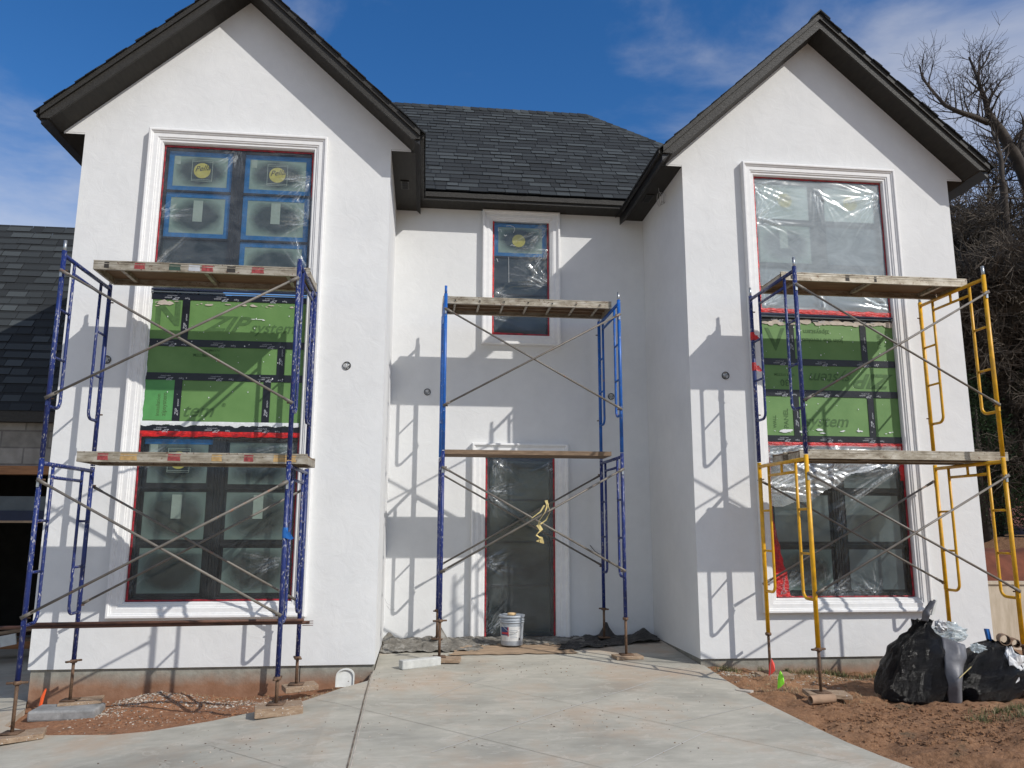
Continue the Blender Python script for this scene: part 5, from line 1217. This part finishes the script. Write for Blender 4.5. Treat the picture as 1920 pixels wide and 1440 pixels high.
q = MB(); q.tube([(5.27, 7.54, .07), (5.42, 7.56, .17)], .004, 'masking_paper', 5); tag(q.build('stick', None), 'thin pale stick across the grey plastic', 'stick')

# ------------------------------------------------------------------ tape clump, cables
bp = PC(.5, 0, 0); cz = 1.60
q = MB(); rr = random.Random(4)
def ribbon(mb, pts, w_, mat, seed):
    pts = [Vector(p) for p in pts]; pr = None
    for i, p in enumerate(pts):
        a = seed + i * .55; s_ = Vector((math.cos(a) * w_, math.sin(a) * w_ * .6, .2 * w_)); c = [p + s_, p - s_]
        if pr: mb.quad([pr[0], pr[1], c[1], c[0]], mat)
        pr = c
tx, ty = bp.x + .02, bp.y - .08
def c_at(u, v):  # helper: measured picture points carried to the brace plane
    return (u, ty - .01, v)
ribbon(q, [c_at(tx + .12, 1.84), c_at(tx + .14, 1.78), c_at(tx + .11, 1.70), c_at(tx + .04, 1.60), c_at(tx + .02, 1.52)], .018, 'masking_paper', 0)
ribbon(q, [c_at(tx + .14, 1.80), c_at(tx + .17, 1.70), c_at(tx + .12, 1.60), c_at(tx + .05, 1.55)], .012, 'masking_paper', 1)
ribbon(q, [c_at(tx - .06, 1.62), c_at(tx + .05, 1.70), c_at(tx + .10, 1.78)], .01, 'masking_paper', 2)
ribbon(q, [c_at(tx + .02, 1.54), c_at(tx + .06, 1.48), c_at(tx + .0, 1.42), c_at(tx + .05, 1.38), c_at(tx + .01, 1.34), c_at(tx + .07, 1.32), c_at(tx + .05, 1.40)], .026, 'masking_paper', 0)
tag(q.build('tape_clump', None), 'knotted strip of yellow masking tape hanging from crossed braces', 'tape')
q = MB()
for k in range(3):
    r0 = .085 - .01 * k; q.tube([(3.17 + .03 * k + r0 * .6 * math.cos(t / 12 * 2 * PI), 9.99 + r0 * .8 * math.cos(t / 12 * 2 * PI + .6), 6.02 + .01 * k + r0 * math.sin(t / 12 * 2 * PI)) for t in range(13)], .0035, 'wire_steel', 5)
q.tube([(3.19, 10.0, 6.10), (3.16, 9.98, 6.14), (3.15, 9.95, 6.168)], .004, 'wire_steel', 5); tag(q.build('cable_coil', None, True), 'coil of grey cable hanging from the eave of the right wing', 'cable')
q = MB(); q.tube([(2.36, Y3 - .002, 1.26), (2.42, Y3 - .03, 1.18), (2.48, Y3 - .02, 1.14), (2.56, Y3 - .03, 1.13)], .004, 'print_black', 5); tag(q.build('wire', None, True), 'short dark wire poking out of the shaded recess wall', 'wire')
q = MB(); q.tube([(-.50, 11.0, .56), (-.47, 10.98, .50), (-.40, 10.96, .46), (-.36, 10.95, .42), (-.42, 10.97, .41), (-.47, 10.98, .47)], .0022, 'wire_steel', 5); tag(q.build('wire', None, True), 'thin curled wire at the left corner of the recess near the floor', 'wire')

# ------------------------------------------------------------------ DEBRIS, GRASS, PEBBLES (uncountable)
def chips(name, spots, mats, lab_, size, zf, flat=.5, cat='debris'):
    q = MB(); rr = random.Random(hash(name) % 1000 if False else len(name))
    for (cx, cy, rx, ry, n) in spots:
        for k in range(n):
            a = rr.uniform(0, 2 * PI); d = rr.gauss(0, .5); x = cx + rx * rr.gauss(0, .5); y = cy + ry * rr.gauss(0, .5); z = zf(x, y)
            s = size * rr.uniform(.25, 1.1) ** 1.5; M = Matrix.Rotation(a, 3, 'Z') @ Matrix.Rotation(rr.uniform(-.6, .6), 3, 'X'); c = Vector((x, y, z + s * flat * .4))
            q.obox(c, M @ Vector((s, 0, 0)), M @ Vector((s * .15, s * rr.uniform(.35, .9), 0)), M @ Vector((s * .1, 0, s * flat * rr.uniform(.2, .8))), rr.choice(mats))
    o = q.build(name, None); return tag(o, lab_, cat, kind='stuff')
chips('plaster_debris', [(-2.8, 9.10, .35, .12, 520), (-2.2, 8.95, .7, .2, 900), (-3.3, 8.75, .35, .15, 700), (-1.6, 8.75, .5, .2, 500), (-2.4, 8.3, 1.0, .4, 260), (-3.0, 9.0, .2, .1, 300)], ['chip_white', 'chip_white', 'chip_dark', 'block_wood'], 'scattered white plaster crumbs on red soil below the left wing', .0095, soil)
chips('plaster_crumbs', [(4.2, 9.05, .8, .1, 420), (3.6, 9.0, .3, .12, 260), (4.9, 8.95, .6, .15, 160), (4.2, 8.7, .6, .3, 140)], ['chip_white', 'chip_white', 'dry_grass'], 'white crumbs along the foundation of the right wing', .011, soil)
chips('soil_clods', [(4.3, 7.2, .8, .6, 500), (4.5, 6.3, .9, .5, 600), (5.3, 6.6, .9, .6, 500), (-2.4, 8.3, .9, .3, 250), (3.9, 6.7, .35, .5, 200), (5.0, 7.2, 1.0, .3, 250)], ['red_soil'], 'small clods of loose soil', .013, soil, .8, 'soil')
chips('pebbles', [(1.4, 7.2, 1.8, 1.2, 230), (-1.3, 6.9, 1.2, .8, 110), (1.2, 9.2, 1.2, .5, 160), (-.3, 8.7, .5, .4, 60)], ['chip_dark', 'chip_white', 'block_wood', 'chip_dark'], 'tiny stones and crumbs on the concrete driveway', .0065, lambda x, y: zs(x, y), .7, 'pebbles')
def blades(name, spots, mats, lab_, h):
    q = MB(); rr = random.Random(len(name) + 3)
    for (cx, cy, rx, ry, n) in spots:
        for k in range(n):
            x, y = cx + rx * rr.gauss(0, .5), cy + ry * rr.gauss(0, .5)
            if y > Y1 + .01: y = Y1 - .01
            z = soil(x, y); hh = h * rr.uniform(.3, 1.1); a = rr.uniform(0, 2 * PI); w_ = rr.uniform(.0015, .0035); l = rr.uniform(.1, .9) * hh; d = Vector((math.cos(a), math.sin(a), 0)); s_ = Vector((-d.y, d.x, 0)) * w_; p = Vector((x, y, z - .01)); mt = rr.choice(mats)
            m_ = p + Vector((0, 0, hh * .6)) + d * l * .35; t = p + Vector((0, 0, hh * .85)) + d * l
            q.quad([p - s_, p + s_, m_ + s_ * .7, m_ - s_ * .7], mt); q.quad([m_ - s_ * .7, m_ + s_ * .7, t], mt)
    return tag(q.build(name, None), lab_, 'grass', kind='stuff')
blades('grass', [(3.55, 9.15, .15, .06, 260), (4.25, 9.2, .12, .05, 240), (4.5, 9.2, .12, .05, 260), (4.85, 9.17, .25, .06, 420), (5.3, 9.1, .3, .07, 300), (4.0, 9.2, .08, .04, 120), (4.85, 6.7, .10, .08, 130), (5.35, 7.0, .25, .15, 500), (5.2, 6.6, .3, .25, 400)], ['grass_blade', 'grass_blade', 'dry_grass'], 'green and straw grass tufts along the right foundation', .085)
blades('dry_straw', [(4.4, 8.9, .9, .18, 900), (3.8, 8.3, .4, .3, 500), (4.2, 7.9, .5, .3, 350), (-.75, 8.8, .2, .15, 160), (-1.1, 8.7, .3, .1, 200), (-2.2, 9.15, .5, .06, 160)], ['dry_grass', 'dry_grass', 'block_wood'], 'dry straw and dead grass scattered on soil', .05)
# a curled white scrap
q = MB(); q.hexa([(3.35, 8.0, zs(3.2, 8) + .0), (3.30, 7.96, zs(3.2, 8)), (3.20, 8.08, zs(3.2, 8)), (3.22, 8.13, zs(3.2, 8)), (3.35, 8.0, zs(3.2, 8) + .02), (3.30, 7.96, zs(3.2, 8) + .012), (3.20, 8.08, zs(3.2, 8) + .01), (3.22, 8.13, zs(3.2, 8) + .014)], 'chip_white'); tag(q.build('white_chip', None), 'single white plaster sliver on the driveway edge', 'chip')

# ------------------------------------------------------------------ RIGHT BACKGROUND
q = MB(); q.hexa([(8.25, 11.0, -.6), (15, 11.3, -.6), (15, 11.42, -.6), (8.25, 11.12, -.6), (8.25, 11.0, .70), (15, 11.3, .62), (15, 11.42, .62), (8.25, 11.12, .70)], 'tan_board')
q.hexa([(8.22, 10.97, .70), (15, 11.27, .62), (15, 11.45, .62), (8.22, 11.15, .70), (8.22, 10.97, .74), (15, 11.27, .66), (15, 11.45, .66), (8.22, 11.15, .74)], 'tan_board')
tag(q.build('retaining_wall', None), 'low tan retaining wall right of the house', 'wall')
def bz_(x, y):
    t = max(0, min(1, (y - 11.3) / 1.0)); return .25 + t * .85 + .12 * noise.noise((x * 1.2, y * 1.2, 5)) + .05 * noise.noise((x * 4, y * 4, 5)) + max(0, min(3.2, (y - 18) * .15))
tag(grid('soil_bank', fr(8.2, 13.5, .15) + fr(14, 60, 1.5), fr(11.35, 13.4, .12) + fr(14, 60, 1.5), bz_, 'bank_soil'), kind='structure')

def tree_mesh(seed, base, d0, r0, ln, depth, dens, twl, spread=.6, upb=.12, droop=0, mats=('bark', 'twig'), limbs=None, minr=.004, wig=.22, k0=None, sub=1.5):
    """recursive bare tree; returns (trunk MB, twig MB)"""
    rr = random.Random(seed); A, B = MB(), MB()
    def grow(p, d, r, l, lv, k0=None):
        n = max(3, int(4 + 2 * (depth - lv) * .2)); pts = [p]; rs = [r]; dd = d.normalized(); step = l / n
        for i in range(n):
            wg = wig * (.22 if k0 else 1); dd = (dd + Vector((rr.gauss(0, wg), rr.gauss(0, wg), rr.gauss(0, wg) + upb * (1 if lv > 0 else .4))) * .5).normalized(); pts.append(pts[-1] + dd * step); rs.append(r * (1 - .55 * (i + 1) / n))
        (A if r > .022 else B).tube(pts, rs, mats[0] if r > .022 else mats[1], 6 if r > .05 else (4 if r > .012 else 3), False)
        if lv >= depth: return
        k = k0 or (dens if lv > 0 else dens + 1)
        for j in range(k):
            f = rr.uniform(.12 if k0 else .3, 1) if j else 1; i = min(n, max(1, int(f * n))); q_ = pts[i]; dv = (pts[i] - pts[i - 1]).normalized()
            s_ = dv.orthogonal().normalized(); s_.rotate(Matrix.Rotation(rr.uniform(0, 2 * PI), 3, dv)); nd = (dv + s_ * rr.uniform(.35, 1.0) * spread * 1.5 + Vector((0, 0, -droop))).normalized()
            grow(q_, nd, max(minr, rs[i] * rr.uniform(.45, .75)), (sub if k0 else l) * rr.uniform(.55, .85) * twl, lv + 1)
    if limbs:
        for (pts, r0_, r1_) in limbs:
            pts = [Vector(p) for p in pts]; m_ = len(pts); rs = [.78 * (r0_ + (r1_ - r0_) * i / (m_ - 1)) for i in range(m_)]
            A.tube(pts, rs, mats[0], 8, False)
            for i in range(1, m_):
                for k in range(4 if r0_ > .1 else 5):
                    dv = (pts[i] - pts[i - 1]).normalized(); s_ = dv.orthogonal().normalized(); s_.rotate(Matrix.Rotation(rr.uniform(0, 2 * PI), 3, dv)); q_ = pts[i - 1].lerp(pts[i], rr.uniform(0, 1))
                    grow(q_, (dv * .6 + s_ * .9 + Vector((0, 0, .35))), min(.03, rs[i] * rr.uniform(.22, .4) if rs[i] > .04 else rs[i] * .6), ln * rr.uniform(.4, .9), 2)
    else: grow(Vector(base), Vector(d0), r0, ln, 0, k0)
    return A, B
def unproj(u, v, Y):
    d = pixdir(u, v); t = Y / d.y; return (d.x * t, Y, ZC + d.z * t)
def tree(name, A, B, base, lab, grp=None):
    t = tag(empty(name, base), lab, 'tree', grp); A.build('trunk', t, True); B.build('twigs', t)
    return t
# large bare tree (limbs measured on the photograph, at their distance)
TY = 15.0
def U(*a): return [Vector(unproj(u, v, TY + dy)) for (u, v, dy) in a]
limbs = [(U((2100, 1010, .6), (2060, 800, .5), (2010, 600, .4), (1975, 450, .2)), .36, .27),
         (U((1975, 450, .2), (1935, 360, 0), (1905, 295, -.1), (1876, 245, -.1), (1852, 215, -.1)), .20, .12),
         (U((1852, 215, -.1), (1846, 185, -.1), (1836, 160, -.2), (1828, 135, -.1), (1815, 105, 0)), .085, .025),
         (U((1852, 228, -.1), (1820, 215, -.2), (1795, 207, -.3), (1770, 195, -.2), (1750, 172, 0), (1728, 145, .1), (1722, 120, .1)), .085, .018),
         (U((1910, 300, 0), (1890, 290, .3), (1875, 250, .4), (1862, 235, .4)), .07, .03),
         (U((1975, 450, .2), (1940, 350, .6), (1918, 290, .7), (1912, 260, .8), (1922, 230, .9)), .16, .05),
         (U((1878, 340, -.5), (1876, 300, -.5), (1868, 262, -.4), (1858, 245, -.3)), .07, .035),
         (U((1880, 340, -.5), (1885, 420, -.4), (1900, 520, -.3), (1925, 640, 0), (1960, 800, .2), (2000, 1000, .3)), .09, .16),
         (U((1836, 165, -.2), (1825, 170, -.3), (1812, 180, -.4)), .035, .02), (U((1838, 175, -.2), (1850, 165, .1), (1858, 155, .2)), .03, .012), (U((1975, 450, .2), (2040, 330, .4), (2100, 200, .3), (2130, 60, .3)), .2, .05)]
A, B = tree_mesh(3, None, None, 0, .78, 4, 3, .95, .85, .10, 0, ('bark', 'twig'), limbs, .0045)
tree('bare_tree', A, B, unproj(2100, 1010, TY + .6), 'tall bare tree with thick forked limbs rising above the right eave')
# thicket of bare trees
thick = []
for k, (x, y, h, sd, lb) in enumerate(((12.2, 14.6, 5.7, 5, 'dense bare twiggy tree right beside the right wing, nearest of the thicket'), (13.9, 15.6, 6.0, 8, 'dense bare twiggy tree at the right edge behind the yellow scaffold'))):
    A, B = tree_mesh(sd, (x, y, 1.2), (random.uniform(-.1, .1), 0, 1), .13, h, 4, 8, .90, .95, .03, .06, ('bark', 'twig_dark'), None, .008, .42, 50, 1.75)
    thick.append(tree('bare_tree', A, B, (x, y, 1.2), lb, 'bare thicket behind the house'))
def copy_tree(src, loc, rz, s, lab):
    c = src.copy(); COL.objects.link(c); c.location = loc; c.rotation_euler = (0, 0, rz); c.scale = (s, s, s); c['label'] = lab
    for ch in src.children: d = ch.copy(); COL.objects.link(d); d.parent = c; d.matrix_parent_inverse = ch.matrix_parent_inverse.copy()
    return c
for k, (x, y, rz, s, lb) in enumerate(((13.0, 16.8, 2.0, 1.05, 'bare twiggy tree in front of the big forked tree'), (15.6, 20, 1.1, 1.15, 'bare twiggy tree farthest back in the thicket'), (17.5, 17, 4.0, 1.0, 'bare twiggy tree beyond the right edge of the thicket'), (14.6, 18.6, 5.0, 1.2, 'bare twiggy tree deep behind the right wing'), (12.6, 13.9, 3.0, .88, 'bare twiggy tree above the red bank'), (11.9, 16.4, .7, 1.1, 'bare twiggy tree tucked close behind the right wing'), (13.4, 14.3, 5.5, 1.05, 'bare twiggy tree directly below the forked limbs'), (12.6, 18.0, 4.4, 1.3, 'tallest bare twiggy tree in the rear row of the thicket'))):
    copy_tree(thick[k % 2], (x, y, 1.3), rz, s, lb)
# cedar
def cedar(x, y, z, h, r, seed, lab):
    rr = random.Random(seed); t = tag(empty('cedar_tree', (x, y, z)), lab, 'tree', 'evergreens behind the bank'); a = MB(); a.tube([(x, y, z - .2), (x + .05, y, z + h * .9)], [.12, .02], 'bark', 7); a.build('trunk', t, True)
    q = MB()
    for k in range(520):
        f = rr.random() ** .8; hh = z + .15 + f * h; R_ = r * (1 - f) ** .7 + .08; a_ = rr.uniform(0, 2 * PI); d = R_ * rr.uniform(.35, 1.1) * (1 + .25 * noise.noise((a_ * 2, f * 5, seed))); c = Vector((x + d * math.cos(a_), y + d * math.sin(a_), hh))
        for j in range(16):
            o = Vector((rr.gauss(0, .10), rr.gauss(0, .10), rr.gauss(0, .10))); p = c + o; v = Vector((math.cos(a_), math.sin(a_), rr.uniform(-.2, .9))) * rr.uniform(.03, .075); w_ = Vector((rr.gauss(0, 1), rr.gauss(0, 1), rr.gauss(0, 1))).normalized() * .014
            q.quad([p - w_, p + w_, p + v + w_ * .5, p + v - w_ * .5], 'cedar_leaf')
    q.build('crown', t); return t
cedar(10.6, 14.0, 1.3, 2.9, .95, 2, 'small dark green cedar at the house corner'); cedar(12.2, 14.3, 1.2, 3.3, 1.05, 6, 'dark green cedar at the right edge above the red bank'); cedar(14.6, 15.2, 1.3, 3.2, 1.1, 9, 'dark green cedar farther right on the bank')
